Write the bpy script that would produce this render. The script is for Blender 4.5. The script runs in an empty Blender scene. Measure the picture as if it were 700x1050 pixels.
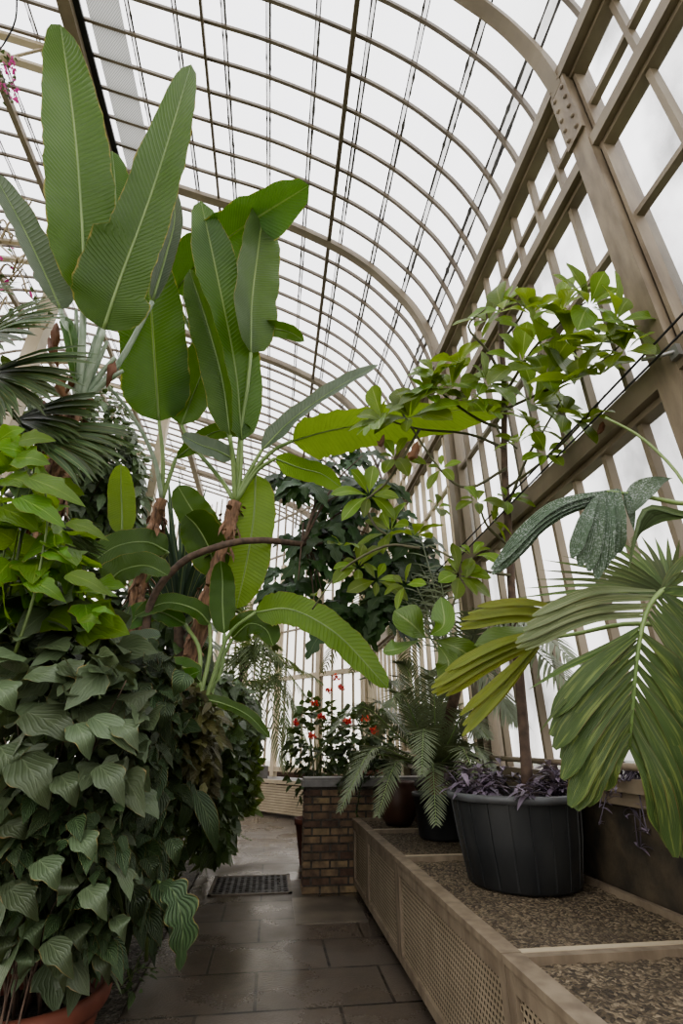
import bpy, math, random
from mathutils import Vector as V, Matrix
R = random.Random(7)
PI = math.pi
sc = bpy.context.scene
COL = sc.collection

# ------------------------------------------------------------------ camera
F, PIT, YAW, H = 495.0, math.radians(25.6), math.radians(7.6), 1.6
cy, sy, cp, sp = math.cos(YAW), math.sin(YAW), math.cos(PIT), math.sin(PIT)
CF = V((sy*cp, cy*cp, sp)); CR = V((cy, -sy, 0)); CU = CR.cross(CF); CAM = V((0, 0, H))
cd = bpy.data.cameras.new('camera'); cam = bpy.data.objects.new('camera', cd); COL.objects.link(cam)
cam.location = CAM; cam.rotation_euler = (PI/2+PIT, 0, -YAW)
cd.sensor_fit = 'VERTICAL'; cd.sensor_height = 36; cd.lens = F/1050*36; cd.clip_start = .05; cd.clip_end = 300
sc.camera = cam

def ray(x, y): return CF + CR*((x-350)/F) + CU*((525-y)/F)
def W(x, y, Y, xmax=2.12):
    """world point seen at photo pixel (x, y) at distance Y down the house, kept inside the glass wall"""
    d = ray(x, y)
    if d.x > 0 and d.x*Y/d.y > xmax: Y = xmax*d.y/d.x
    return CAM + d*(Y/d.y)
def WZ(x, y, z):
    d = ray(x, y); return CAM + d*((z-H)/d.z)
def ppm(p): return F/max(.2, (p-CAM).dot(CF))       # pixels per metre at p

# ------------------------------------------------------------------ mesh builder
class MB:
    def __init__(s): s.v = []; s.f = []; s.uv = []; s.r = []
    def vert(s, p, uv=(0, 0), r=0.): s.v.append(tuple(p)); s.uv.append(uv); s.r.append(r); return len(s.v)-1
    def box(s, a, b, r=0.):
        x0, y0, z0 = a; x1, y1, z1 = b
        i = [s.vert((x, y, z), (x, z), r) for z in (z0, z1) for y in (y0, y1) for x in (x0, x1)]
        for q in ((0, 2, 3, 1), (4, 5, 7, 6), (0, 1, 5, 4), (1, 3, 7, 5), (3, 2, 6, 7), (2, 0, 4, 6)):
            s.f.append([i[k] for k in q])
    def bar(s, p, q, w, h, up=V((0, 0, 1)), r=0.):
        p, q = V(p), V(q); t = (q-p).normalized(); a = t.cross(up)
        a = a.normalized() if a.length > 1e-4 else V((1, 0, 0)); b = a.cross(t)
        i = [s.vert(c+a*(sx*w/2)+b*(sz*h/2), (0, 0), r) for c in (p, q) for sx, sz in ((-1, -1), (1, -1), (1, 1), (-1, 1))]
        for k in range(4): s.f.append([i[k], i[(k+1) % 4], i[4+(k+1) % 4], i[4+k]])
        s.f.append([i[3], i[2], i[1], i[0]]); s.f.append(i[4:8])
    def sweep(s, pts, w, h, up_of, r=0.):
        """rectangular section along a polyline"""
        pts = [V(p) for p in pts]; rings = []
        for k, p in enumerate(pts):
            t = (pts[min(k+1, len(pts)-1)]-pts[max(k-1, 0)]).normalized()
            a = V(up_of); b = a.cross(t).normalized()
            rings.append([s.vert(p+a*(sx*w/2)+b*(sz*h/2), (0, 0), r) for sx, sz in ((-1, -1), (1, -1), (1, 1), (-1, 1))])
        for A, B in zip(rings, rings[1:]):
            for k in range(4): s.f.append([A[k], A[(k+1) % 4], B[(k+1) % 4], B[k]])
        s.f.append(rings[0][::-1]); s.f.append(rings[-1])
    def tube(s, pts, rad, n=8, r=0., jit=0., rnd=None):
        pts = [V(p) for p in pts]; m = len(pts)
        if not hasattr(rad, '__len__'): rad = [rad]*m
        rings = []; L = 0
        ref = V((.3, .2, 1)).normalized()
        for k, p in enumerate(pts):
            t = (pts[min(k+1, m-1)]-pts[max(k-1, 0)]).normalized()
            a = t.cross(ref)
            if a.length < .1: a = t.cross(V((1, 0, 0)))
            a.normalize(); b = t.cross(a)
            if k: L += (pts[k]-pts[k-1]).length
            ring = []
            for j in range(n):
                q = rad[k]*(1+(rnd.uniform(-jit, jit) if jit else 0))
                ang = 2*PI*j/n
                ring.append(s.vert(p+a*(q*math.cos(ang))+b*(q*math.sin(ang)), (j/n, L), r))
            rings.append(ring)
        for A, B in zip(rings, rings[1:]):
            for k in range(n): s.f.append([A[k], A[(k+1) % n], B[(k+1) % n], B[k]])
        s.f.append(rings[0][::-1]); s.f.append(rings[-1])
    def lathe(s, prof, c=(0, 0, 0), n=32, sx=1., sy=1.):
        c = V(c); rings = []
        for k, (rr, z) in enumerate(prof):
            rings.append([s.vert(c+V((rr*sx*math.cos(2*PI*j/n), rr*sy*math.sin(2*PI*j/n), z)), (j/n, z)) for j in range(n)])
        for A, B in zip(rings, rings[1:]):
            for k in range(n): s.f.append([A[k], A[(k+1) % n], B[(k+1) % n], B[k]])
    def disc(s, c, rad, n=24, r=0.):
        c = V(c); m = s.vert(c)
        ring = [s.vert(c+V((rad*math.cos(2*PI*j/n), rad*math.sin(2*PI*j/n), 0))) for j in range(n)]
        for k in range(n): s.f.append([m, ring[k], ring[(k+1) % n]])
    def ball(s, c, rad, n=8, r=0., sc_=(1, 1, 1)):
        c = V(c); m = max(3, n//2); rings = []
        for i in range(m+1):
            th = PI*i/m
            rings.append([s.vert(c+V((rad*sc_[0]*math.sin(th)*math.cos(2*PI*j/n), rad*sc_[1]*math.sin(th)*math.sin(2*PI*j/n), rad*sc_[2]*math.cos(th))), (0, 0), r) for j in range(n)])
        for A, B in zip(rings, rings[1:]):
            for k in range(n): s.f.append([A[k], B[k], B[(k+1) % n], A[(k+1) % n]])
    def grid(s, rows, uvs, r=0.):
        idx = [[s.vert(p, uv, r) for p, uv in zip(a, b)] for a, b in zip(rows, uvs)]
        for A, B in zip(idx, idx[1:]):
            for k in range(len(A)-1): s.f.append([A[k], A[k+1], B[k+1], B[k]])
    def build(s, name, mat, parent=None, smooth=True):
        me = bpy.data.meshes.new(name)
        o = bpy.data.objects.new(name, me); COL.objects.link(o)
        off = V((0, 0, 0))
        if parent is not None:
            o.parent = parent; q = parent
            while q is not None: off = off + q.location; q = q.parent
        vs = [(x-off.x, y-off.y, z-off.z) for x, y, z in s.v]
        me.from_pydata(vs, [], s.f)
        li = [0]*len(me.loops); me.loops.foreach_get('vertex_index', li)
        ul = me.uv_layers.new(name='UVMap'); flat = []
        for i in li: flat += s.uv[i]
        ul.data.foreach_set('uv', flat)
        at = me.attributes.new('rnd', 'FLOAT', 'POINT'); at.data.foreach_set('value', s.r)
        if smooth: me.polygons.foreach_set('use_smooth', [True]*len(me.polygons))
        me.materials.append(mat); me.update()
        return o

def tag(o, label, cat, group=None):
    o['label'] = label; o['category'] = cat
    if group: o['group'] = group
    return o
def thing(name, label, cat, loc, group=None):
    o = bpy.data.objects.new(name, None); COL.objects.link(o); o.location = loc; o.empty_display_size = .1
    return tag(o, label, cat, group)
def struct(o): o['kind'] = 'structure'; return o
def lab(o, label): o['label'] = label; return o

def cat(pts, n):
    """n+1 points on a Catmull-Rom curve through pts"""
    P = [V(p) for p in pts]
    if len(P) == 2: return [P[0].lerp(P[1], i/n) for i in range(n+1)]
    Q = [P[0]*2-P[1]]+P+[P[-1]*2-P[-2]]; m = len(P)-1; out = []
    for i in range(n+1):
        t = i/n*m; k = min(int(t), m-1); u = t-k
        a, b, c, d = Q[k:k+4]
        out.append(.5*((2*b)+(c-a)*u+(2*a-5*b+4*c-d)*u*u+(3*b-a-3*c+d)*u**3))
    return out

# ------------------------------------------------------------------ leaf shapes
def tab(t, T):
    for (a, b), (c, d) in zip(T, T[1:]):
        if t <= c: return b+(d-b)*(t-a)/(c-a)
    return T[-1][1]
PROF = {
 'banana': lambda t: min(1, (max(t, 0)/.16)**.6)*math.sqrt(max(0, 1-max(0, (t-.55)/.45)**2.6))*(1-.12*t),
 'paddle': lambda t: math.sqrt(max(0, 1-max(0, 1-t/.3)**2))*math.sqrt(max(0, 1-max(0, (t-.5)/.5)**2.2)),
 'lance': lambda t: math.sin(PI*max(0, min(1, t))**.8),
 'strap': lambda t: min(1, .55+t*2)*(1-max(0, (t-.3)/.7)**1.6),
 'obov': lambda t: math.sin(PI*max(0, min(1, t))**1.5)**.85,
 'ovate': lambda t: math.sin(PI*max(0, min(1, t))**.62)**.9,
 'oak': lambda t: math.sin(PI*max(0, min(1, t))**1.1)**.8*(.5+.5*abs(math.sin(4.5*PI*t+.3))),
 'maple': lambda t: tab(t, [(0, .3), (.05, .7), (.15, .8), (.33, .97), (.41, 1.), (.46, .74), (.52, .56), (.62, .54), (.8, .33), (1, 0)]),
 'heart': lambda t: tab(t, [(0, .25), (.05, .72), (.16, .98), (.3, 1.), (.5, .82), (.7, .52), (.88, .2), (1, 0)]),
 'pleat': lambda t: min(1, .25+t*1.5)*(1 if t < .82 else 1-.75*((t-.82)/.18)**1.5),
}
def blade(mb, pts, width, nrm, prof='lance', rows=10, cols=4, fold=.15, wave=0., wn=5, r=None, curl=0., rag=0., rnd=R, pleat=0., asym=None):
    c = cat(pts, rows); nrm = V(nrm).normalized(); p = PROF[prof]
    if r is None: r = rnd.random()
    ph = rnd.uniform(0, 6); G = []; U = []
    for i in range(rows+1):
        t = i/rows
        tan = (c[min(i+1, rows)]-c[max(i-1, 0)]); tan = tan.normalized() if tan.length > 1e-6 else V((0, 0, -1))
        s = tan.cross(nrm)
        s = s.normalized() if s.length > 1e-3 else CR
        n = s.cross(tan)
        w = width*.5*max(0.004, p(t)); row = []; uu = []
        for j in range(cols+1):
            u = -1+2*j/cols; a = abs(u)
            k = 1+(rnd.uniform(-rag, rag*.4) if (rag and a > .6) else 0)
            if asym: k *= asym(t, u)
            q = c[i]+s*(u*w*k)+n*(fold*a*w-curl*a*a*w)
            if wave: q += n*(wave*w*a*a*math.sin(ph+t*wn*2*PI*.5+(1.5 if u > 0 else 0)))
            if pleat: q += n*(pleat*width*(1 if j % 2 else -1)*min(1, p(t)))
            row.append(q); uu.append((u*.5+.5, t))
        G.append(row); U.append(uu)
    mb.grid(G, U, r)

def pxleaf(mb, pts, wpx, nrm=None, tilt=(0, 0, 0), **k):
    P = [W(*p) for p in pts]; mid = P[len(P)//2]
    if nrm is None: nrm = (CAM-mid).normalized()+V(tilt)
    blade(mb, P, wpx/ppm(mid), nrm, **k)
    return P
def pxtube(mb, pts, rpx, seg=None, **k):
    P = [W(*p) for p in pts]
    if hasattr(rpx, '__len__'): ra, rb = rpx
    else: ra = rb = rpx
    ra = ra/ppm(P[0]); rb = rb/ppm(P[-1])
    n = seg or max(4, 3*len(P)); C = cat(P, n)
    mb.tube(C, [ra+(rb-ra)*i/n for i in range(n+1)], **k)
    return P

def frond(mb, rachis, n, L, w, ang=60, up=V((0, 0, 1)), droop=.3, t0=.08, stiff=.0, rnd=R, lift=.2, rad=.012, lp=None, rows=3, mbr=None):
    """feather leaf: rachis tube plus n pairs of leaflets"""
    C = cat(rachis, 24); tot = len(C)-1
    (mbr if mbr is not None else mb).tube(C[::2], [rad*(1-.8*i/12) for i in range(13)], n=5, r=.5)
    for i in range(n):
        t = t0+(1-t0)*(i+.5)/n; f = t*tot; k = min(int(f), tot-1); p = C[k].lerp(C[k+1], f-k)
        tan = (C[min(k+2, tot)]-C[max(k-1, 0)]).normalized()
        s = tan.cross(up); s = s.normalized() if s.length > .05 else CR
        nn = s.cross(tan)
        sh = (lp(t) if lp else math.sin(PI*(.12+.85*t))**.7)
        for sg in (-1, 1):
            a = math.radians(ang*(1-.35*t)+rnd.uniform(-5, 5)); l = L*sh*rnd.uniform(.92, 1.06)
            d = (tan*math.cos(a)+s*(sg*math.sin(a))+nn*lift).normalized()
            q = p+d*l*.5+V((0, 0, -1))*droop*l*.12; e = p+d*l+V((0, 0, -1))*droop*l*.5
            blade(mb, [p, q, e], w, nn, 'strap', rows=rows, cols=2, fold=.25, rnd=rnd, r=.3+.4*rnd.random())

# ------------------------------------------------------------------ materials
def mat(name):
    m = bpy.data.materials.new(name); m.use_nodes = True; nt = m.node_tree; nt.nodes.clear()
    out = nt.nodes.new('ShaderNodeOutputMaterial')
    def N(t, **k):
        n = nt.nodes.new('ShaderNode'+t)
        for a, b in k.items():
            if a.startswith('i_'):
                key = a[2:]; key = int(key) if key.isdigit() else key.replace('_', ' ')
                if isinstance(b, bpy.types.NodeSocket): nt.links.new(b, n.inputs[key])
                else: n.inputs[key].default_value = b
            else: setattr(n, a, b)
        return n
    def M(op, a, b=None, c=None, clamp=False):
        n = nt.nodes.new('ShaderNodeMath'); n.operation = op; n.use_clamp = clamp
        for i, x in enumerate((a, b, c)):
            if x is None: continue
            if isinstance(x, bpy.types.NodeSocket): nt.links.new(x, n.inputs[i])
            else: n.inputs[i].default_value = x
        return n.outputs[0]
    def mix(f, a, b, blend='MIX'):
        n = nt.nodes.new('ShaderNodeMix'); n.data_type = 'RGBA'; n.blend_type = blend
        for s, x in ((n.inputs[0], f), (n.inputs[6], a), (n.inputs[7], b)):
            if isinstance(x, bpy.types.NodeSocket): nt.links.new(x, s)
            elif isinstance(x, tuple): s.default_value = (*x, 1)
            else: s.default_value = x
        return n.outputs[2]
    def ramp(f, stops):
        n = nt.nodes.new('ShaderNodeValToRGB'); nt.links.new(f, n.inputs[0]); e = n.color_ramp.elements
        while len(e) < len(stops): e.new(.5)
        for q, (p, c) in zip(e, stops): q.position = p; q.color = (*c, 1) if isinstance(c, tuple) else (c, c, c, 1)
        return n.outputs[0]
    def L(a, b): nt.links.new(a, b)
    return m, nt, out, N, M, mix, ramp, L

def leafmat(name, base, dark=None, back=None, rib=(.3, .36, .1), ribw=.045, nv=18, vs=.35, skew=.5, vein=None, edge=0., edgecol=(.32, .2, .06), trans=.3, tcol=None, rough=.42, var=.35, bump=.25, spots=0., streak=None, mott=.5, pleats=0):
    m, nt, out, N, M, mix, ramp, L = mat(name)
    dark = dark or tuple(c*.55 for c in base); tcol = tcol or (base[0]*1.9+.02, base[1]*1.8+.02, base[2]*.6)
    uv = N('UVMap'); sx = N('SeparateXYZ', i_0=uv.outputs[0]); u, v = sx.outputs[0], sx.outputs[1]
    a = M('ABSOLUTE', M('SUBTRACT', M('MULTIPLY', u, 2.), 1.))
    at = N('Attribute', attribute_name='rnd').outputs['Fac']
    tc = N('TexCoord').outputs['Object']
    nz = N('TexNoise', i_Vector=tc, i_Scale=7., i_Detail=3.).outputs[0]
    col = mix(M('MULTIPLY', ramp(nz, [(.3, 0.), (.7, 1.)]), mott), base, dark)
    if vs > 0:
        w = M('SINE', M('MULTIPLY', M('SUBTRACT', v, M('MULTIPLY', a, skew*.3)), nv*2*PI))
        vm = M('POWER', M('MULTIPLY_ADD', w, .5, .5), 4.)
        col = mix(M('MULTIPLY', vm, vs), col, vein or tuple(c*.55 for c in base)); hgt = vm
    else: hgt = nz
    if pleats:
        w = M('SINE', M('MULTIPLY', u, pleats*2*PI)); vm = M('MULTIPLY_ADD', w, .5, .5)
        col = mix(M('MULTIPLY', vm, .45), col, dark); hgt = vm  # dark bands put the shading of the pleats into the colour
    if streak:
        cmb = N('CombineXYZ', i_0=M('MULTIPLY', u, 5.), i_1=M('MULTIPLY', v, 1.6), i_2=M('MULTIPLY', at, 20.))
        st = N('TexNoise', i_Vector=cmb.outputs[0], i_Scale=1.6, i_Detail=3.).outputs[0]
        col = mix(ramp(st, [(.5, 0.), (.66, .75)]), col, streak)
    if ribw > 0:
        rm = ramp(a, [(ribw*.5, 1.), (ribw, 0.)]); col = mix(M('MULTIPLY', rm, .85), col, rib)
    if edge > 0:
        n2 = N('TexNoise', i_Vector=tc, i_Scale=9., i_Detail=2.).outputs[0]
        e1 = ramp(M('ADD', a, M('MULTIPLY', M('SUBTRACT', n2, .62), edge)), [(.945, 0.), (.985, .8)])
        bt = M('MULTIPLY', M('GREATER_THAN', at, .58), ramp(M('ADD', M('MULTIPLY_ADD', a, .22, v), M('MULTIPLY', M('SUBTRACT', n2, .5), .9)), [(1.16-edge*.35, 0.), (1.25-edge*.35, .9)]))
        em = M('MAXIMUM', e1, bt); col = mix(em, col, edgecol)
    if spots > 0:
        n3 = N('TexNoise', i_Vector=tc, i_Scale=130., i_Detail=3.).outputs[0]
        n4 = N('TexNoise', i_Vector=tc, i_Scale=9., i_Detail=2.).outputs[0]
        col = mix(M('MULTIPLY', ramp(n3, [(.5, 0.), (.6, spots)]), ramp(n4, [(.35, .15), (.65, 1.)])), col, (.45, .5, .46))
    f = M('MULTIPLY_ADD', at, var*2, 1-var)
    hsv = N('HueSaturation', i_Color=col, i_Value=f, i_Hue=M('MULTIPLY_ADD', at, .03, .485), i_Saturation=1.0)
    col = hsv.outputs[0]
    if back:
        bf = N('NewGeometry').outputs['Backfacing']; col = mix(M('MULTIPLY', bf, .8), col, back)
    bp = N('Bump', i_Strength=bump, i_Distance=.01, i_Height=hgt)
    p = N('BsdfPrincipled', i_Base_Color=col, i_Roughness=rough, i_Normal=bp.outputs[0])
    p.inputs['Specular IOR Level'].default_value = .45
    tr = N('BsdfTranslucent', i_Color=mix(.55, col, tcol), i_Normal=bp.outputs[0])
    mx = N('MixShader', i_0=trans); L(p.outputs[0], mx.inputs[1]); L(tr.outputs[0], mx.inputs[2])
    L(mx.outputs[0], out.inputs[0]); return m

def solid(name, c1, c2=None, rough=.6, scale=6., bump=.2, metal=0., stretch=(1, 1, 1), detail=5., rndvar=0., dist=.01, coat=0.):
    m, nt, out, N, M, mix, ramp, L = mat(name)
    tc = N('TexCoord').outputs['Object']
    mp = N('Mapping', i_Vector=tc, i_Scale=stretch).outputs[0]
    nz = N('TexNoise', i_Vector=mp, i_Scale=scale, i_Detail=detail).outputs[0]
    col = mix(ramp(nz, [(.35, 0.), (.68, 1.)]), c1, c2 or tuple(c*.6 for c in c1))
    if rndvar:
        at = N('Attribute', attribute_name='rnd').outputs['Fac']
        col = N('HueSaturation', i_Color=col, i_Value=M('MULTIPLY_ADD', at, rndvar*2, 1-rndvar), i_Hue=M('MULTIPLY_ADD', at, .04, .48)).outputs[0]
    bp = N('Bump', i_Strength=bump, i_Distance=dist, i_Height=nz)
    p = N('BsdfPrincipled', i_Base_Color=col, i_Roughness=rough, i_Metallic=metal, i_Normal=bp.outputs[0])
    L(p.outputs[0], out.inputs[0]); return m

def glassmat(name, dirt, tint=(.97, .97, .98), dcol=(.8, .8, .8), scale=1.2, lo=.35, hi=.75, base=.1, stretch=(1, 1, 1)):
    m, nt, out, N, M, mix, ramp, L = mat(name)
    tc = N('TexCoord').outputs['Object']
    mp = N('Mapping', i_Vector=tc, i_Scale=stretch).outputs[0]
    nz = N('TexNoise', i_Vector=mp, i_Scale=scale, i_Detail=6.).outputs[0]
    fac = M('MULTIPLY_ADD', ramp(nz, [(lo, 0.), (hi, 1.)]), dirt, base)
    t = N('BsdfTransparent', i_Color=(*tint, 1)); d = N('BsdfTranslucent', i_Color=(*dcol, 1)); g = N('BsdfGlossy', i_Roughness=.08)
    m1 = N('MixShader', i_0=fac); L(t.outputs[0], m1.inputs[1]); L(d.outputs[0], m1.inputs[2])
    m2 = N('MixShader', i_0=.03); L(m1.outputs[0], m2.inputs[1]); L(g.outputs[0], m2.inputs[2])
    L(m2.outputs[0], out.inputs[0]); return m

MT = {}
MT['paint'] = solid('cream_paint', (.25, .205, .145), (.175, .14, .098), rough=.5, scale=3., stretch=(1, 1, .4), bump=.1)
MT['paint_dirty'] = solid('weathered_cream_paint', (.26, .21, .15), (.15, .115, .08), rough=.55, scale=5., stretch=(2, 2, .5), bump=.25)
MT['paint_pale_lit'] = solid('pale_and_far_lit_paint', (.5, .42, .3), (.4, .33, .23), rough=.5, scale=3., bump=.08)  # pale parts, plus far posts and bars with haze put into the colour
MT['rib'] = solid('taupe_glazing_paint', (.165, .132, .095), (.12, .095, .07), rough=.5, scale=3., bump=.05)
MT['lap'] = solid('algae_stained_lap', (.03, .028, .026), (.14, .135, .13), rough=.7, scale=9., bump=0.)
MT['roofglass'] = glassmat('roof_glass', .4, tint=(.9, .91, .935), dcol=(.86, .86, .85), base=.06, scale=1.1, lo=.4, hi=.8, stretch=(1, .5, 1))
MT['wallglass'] = glassmat('condensation_glass', .95, tint=(.95, .955, .97), dcol=(.24, .24, .238), base=.06, scale=1.3, lo=.44, hi=.74, stretch=(1, 1.1, .6))
MT['endglass'] = glassmat('end_glass', .4, dcol=(.95, .88, .78), base=.3)
MT['steel_dark'] = solid('black_cable', (.03, .03, .032), rough=.5)
MT['galv'] = solid('galvanised_steel', (.4, .4, .39), (.3, .3, .29), rough=.35, metal=.6)
MT['panel'] = solid('cream_perforated_sheet', (.38, .31, .22), (.27, .22, .15), rough=.5, scale=4., bump=.1)
MT['liner'] = solid('dull_brown_liner', (.1, .08, .055), rough=.8)

def wetstone():
    m, nt, out, N, M, mix, ramp, L = mat('wet_slate_paving')
    tc = N('TexCoord').outputs['Object']
    br = N('TexBrick', i_Vector=tc, i_Color1=(.088, .072, .058, 1), i_Color2=(.118, .097, .078, 1), i_Mortar=(.012, .011, .01, 1), i_Scale=1., i_Mortar_Size=.012, i_Brick_Width=.95, i_Row_Height=.62, i_Bias=0.)
    br.offset = .4
    n1 = N('TexNoise', i_Vector=tc, i_Scale=1.1, i_Detail=4.).outputs[0]
    n2 = N('TexNoise', i_Vector=tc, i_Scale=55., i_Detail=4.).outputs[0]
    n3 = N('TexNoise', i_Vector=tc, i_Scale=7., i_Detail=5.).outputs[0]
    col = mix(ramp(n3, [(.35, 0.), (.7, .6)]), br.outputs[0], (.12, .095, .07))
    rg = M('MULTIPLY_ADD', ramp(n1, [(.4, 0.), (.62, 1.)]), .26, .1)
    rg = M('MULTIPLY_ADD', n2, .14, rg)
    hh = M('ADD', M('MULTIPLY', n2, .5), M('MULTIPLY', br.outputs['Fac'], -1.))
    bp = N('Bump', i_Strength=.35, i_Distance=.01, i_Height=hh)
    p = N('BsdfPrincipled', i_Base_Color=col, i_Roughness=rg, i_Normal=bp.outputs[0])
    p.inputs['Specular IOR Level'].default_value = .5
    L(p.outputs[0], out.inputs[0]); return m
MT['path'] = wetstone()
def gravelmat(name, a, b, c, scale=70.):
    m, nt, out, N, M, mix, ramp, L = mat(name)
    tc = N('TexCoord').outputs['Object']
    vo = N('TexVoronoi', i_Vector=tc, i_Scale=scale)
    sx = N('SeparateColor', i_0=vo.outputs['Color'])
    col = ramp(sx.outputs[0], [(0., a), (.55, b), (1., c)])
    n1 = N('TexNoise', i_Vector=tc, i_Scale=2.2, i_Detail=3.).outputs[0]
    col = mix(M('MULTIPLY', ramp(n1, [(.35, 0.), (.7, 1.)]), .5), col, tuple(x*.6 for x in b))
    h = M('SUBTRACT', 1., vo.outputs['Distance'])
    bp = N('Bump', i_Strength=.9, i_Distance=.012, i_Height=h)
    p = N('BsdfPrincipled', i_Base_Color=col, i_Roughness=.75, i_Normal=bp.outputs[0])
    L(p.outputs[0], out.inputs[0]); return m
MT['gravel'] = gravelmat('damp_pea_gravel', (.03, .022, .014), (.115, .085, .052), (.3, .24, .16))
MT['soil'] = gravelmat('dark_bed_soil', (.02, .017, .012), (.06, .05, .035), (.16, .14, .11), 45.)
MT['compost'] = gravelmat('potting_compost', (.012, .01, .008), (.03, .024, .018), (.06, .05, .04), 60.)
MT['brick'] = solid('old_stock_brick', (.21, .14, .085), (.085, .058, .042), rough=.8, scale=9., bump=.5, rndvar=.45)
MT['mortar'] = solid('dark_mortar', (.1, .088, .072), rough=.9, scale=30.)
MT['slate'] = solid('slate_capstone', (.2, .19, .18), (.13, .125, .12), rough=.45, scale=8.)
MT['stone'] = solid('black_mossy_stone', (.03, .026, .02), (.1, .078, .05), rough=.7, scale=5., bump=.8, dist=.03)
MT['tub'] = solid('black_plastic', (.022, .024, .026), (.045, .046, .045), rough=.42, scale=4., bump=.08, stretch=(1, 1, .4))
MT['tubrim'] = solid('scuffed_grey_plastic_rim', (.1, .105, .11), (.06, .06, .06), rough=.45, scale=6.)
MT['terracotta'] = solid('terracotta', (.2, .068, .042), (.13, .045, .03), rough=.65, scale=5., bump=.15)
MT['brownpot'] = solid('brown_glazed_clay', (.1, .05, .035), (.05, .028, .02), rough=.4, scale=4.)
MT['fibre'] = solid('fibrous_banana_bark', (.34, .2, .125), (.1, .06, .04), rough=.8, scale=8., bump=1., stretch=(4, 4, .5), dist=.03)
MT['bark'] = solid('brown_bark', (.13, .085, .06), (.06, .04, .03), rough=.75, scale=14., bump=.6)
MT['twig'] = solid('grey_green_twig', (.12, .12, .06), (.08, .07, .045), rough=.6, scale=10.)
MT['petiole'] = solid('pale_green_petiole', (.22, .3, .11), (.14, .22, .07), rough=.4, scale=5., stretch=(1, 1, .2))
MT['silverpet'] = solid('silvery_petiole', (.36, .42, .33), (.2, .27, .18), rough=.45, scale=5., stretch=(3, 3, .2))
MT['stem'] = solid('green_stem', (.12, .17, .05), (.07, .1, .03), rough=.5)
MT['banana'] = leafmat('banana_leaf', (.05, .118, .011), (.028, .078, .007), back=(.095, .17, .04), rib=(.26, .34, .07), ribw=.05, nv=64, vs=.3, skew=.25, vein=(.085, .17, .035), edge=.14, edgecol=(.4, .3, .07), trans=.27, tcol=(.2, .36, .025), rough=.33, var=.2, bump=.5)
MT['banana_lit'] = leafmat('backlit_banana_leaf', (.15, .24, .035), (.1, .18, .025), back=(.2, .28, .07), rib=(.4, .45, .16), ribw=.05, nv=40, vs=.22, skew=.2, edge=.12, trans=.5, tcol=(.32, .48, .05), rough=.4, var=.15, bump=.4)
MT['banana_grey'] = leafmat('grey_green_banana_leaf', (.12, .16, .115), (.07, .11, .07), rib=(.32, .38, .22), ribw=.05, nv=40, vs=.25, skew=.2, edge=.1, trans=.2, rough=.36, var=.2, bump=.4)
MT['fig'] = leafmat('rosette_tree_leaf', (.13, .205, .03), (.06, .115, .018), back=(.17, .23, .05), rib=(.3, .36, .12), ribw=.07, nv=9, vs=.3, skew=1.6, vein=(.17, .24, .06), edge=.2, edgecol=(.34, .3, .05), trans=.42, tcol=(.36, .5, .03), rough=.33, var=.45)
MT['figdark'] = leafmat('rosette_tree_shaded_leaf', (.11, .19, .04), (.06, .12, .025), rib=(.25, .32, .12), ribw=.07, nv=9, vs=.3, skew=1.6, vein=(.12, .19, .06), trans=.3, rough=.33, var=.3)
MT['oak'] = leafmat('lobed_dark_leaf', (.04, .085, .024), (.02, .048, .014), back=(.04, .07, .025), rib=(.09, .13, .05), ribw=.06, nv=8, vs=.25, skew=1.4, trans=.22, tcol=(.08, .17, .02), rough=.36, var=.4)
MT['maple'] = leafmat('dull_lobed_shrub_leaf', (.082, .108, .058), (.045, .064, .034), back=(.1, .13, .07), rib=(.12, .15, .085), ribw=.05, nv=5, vs=.3, skew=2.5, vein=(.09, .112, .065), edge=.38, edgecol=(.3, .2, .08), trans=.15, rough=.38, var=.45)
MT['bright'] = leafmat('bright_green_shrub_leaf', (.115, .215, .03), (.06, .13, .02), rib=(.24, .34, .07), ribw=.05, nv=5, vs=.25, skew=2.5, edge=.12, trans=.42, tcol=(.4, .62, .03), rough=.42, var=.3)
MT['wrinkled'] = leafmat('wrinkled_shrub_leaf', (.062, .098, .042), (.03, .055, .025), rib=(.11, .15, .07), ribw=.06, nv=8, vs=.55, skew=1.6, vein=(.02, .035, .018), edge=.1, trans=.16, rough=.4, var=.35, bump=.8)
MT['small'] = leafmat('small_shrub_leaf', (.075, .115, .042), (.04, .068, .025), rib=(.1, .14, .06), ribw=.08, nv=6, vs=.2, trans=.22, rough=.42, var=.55)
MT['smallred'] = leafmat('bronze_tinted_leaf', (.1, .095, .035), (.05, .055, .025), rib=(.2, .12, .06), nv=6, vs=.2, trans=.22, rough=.42, var=.55)
MT['yellowish'] = leafmat('yellow_green_shrub_leaf', (.1, .15, .03), (.05, .085, .022), nv=6, vs=.2, trans=.25, tcol=(.25, .35, .04), rough=.42, var=.4)
MT['cycad'] = leafmat('cycad_leaflet', (.17, .2, .125), (.1, .13, .08), rib=(.17, .2, .1), ribw=.12, vs=0, trans=.15, rough=.4, var=.35)
MT['palm'] = leafmat('soft_palm_leaflet', (.1, .14, .055), (.06, .09, .035), vs=0, trans=.3, rough=.45, var=.4)
MT['fan'] = leafmat('fan_palm_leaf', (.05, .085, .03), (.03, .05, .018), rib=(.18, .2, .08), ribw=.1, vs=0, edge=.1, trans=.28, rough=.42, var=.4)
MT['pleated'] = leafmat('pleated_palm_leaf', (.085, .13, .045), (.05, .085, .03), back=(.12, .16, .06), ribw=0, vs=0, pleats=13, edge=.1, edgecol=(.2, .1, .04), trans=.22, rough=.3, var=.2, streak=(.22, .27, .08), bump=.4)
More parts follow.
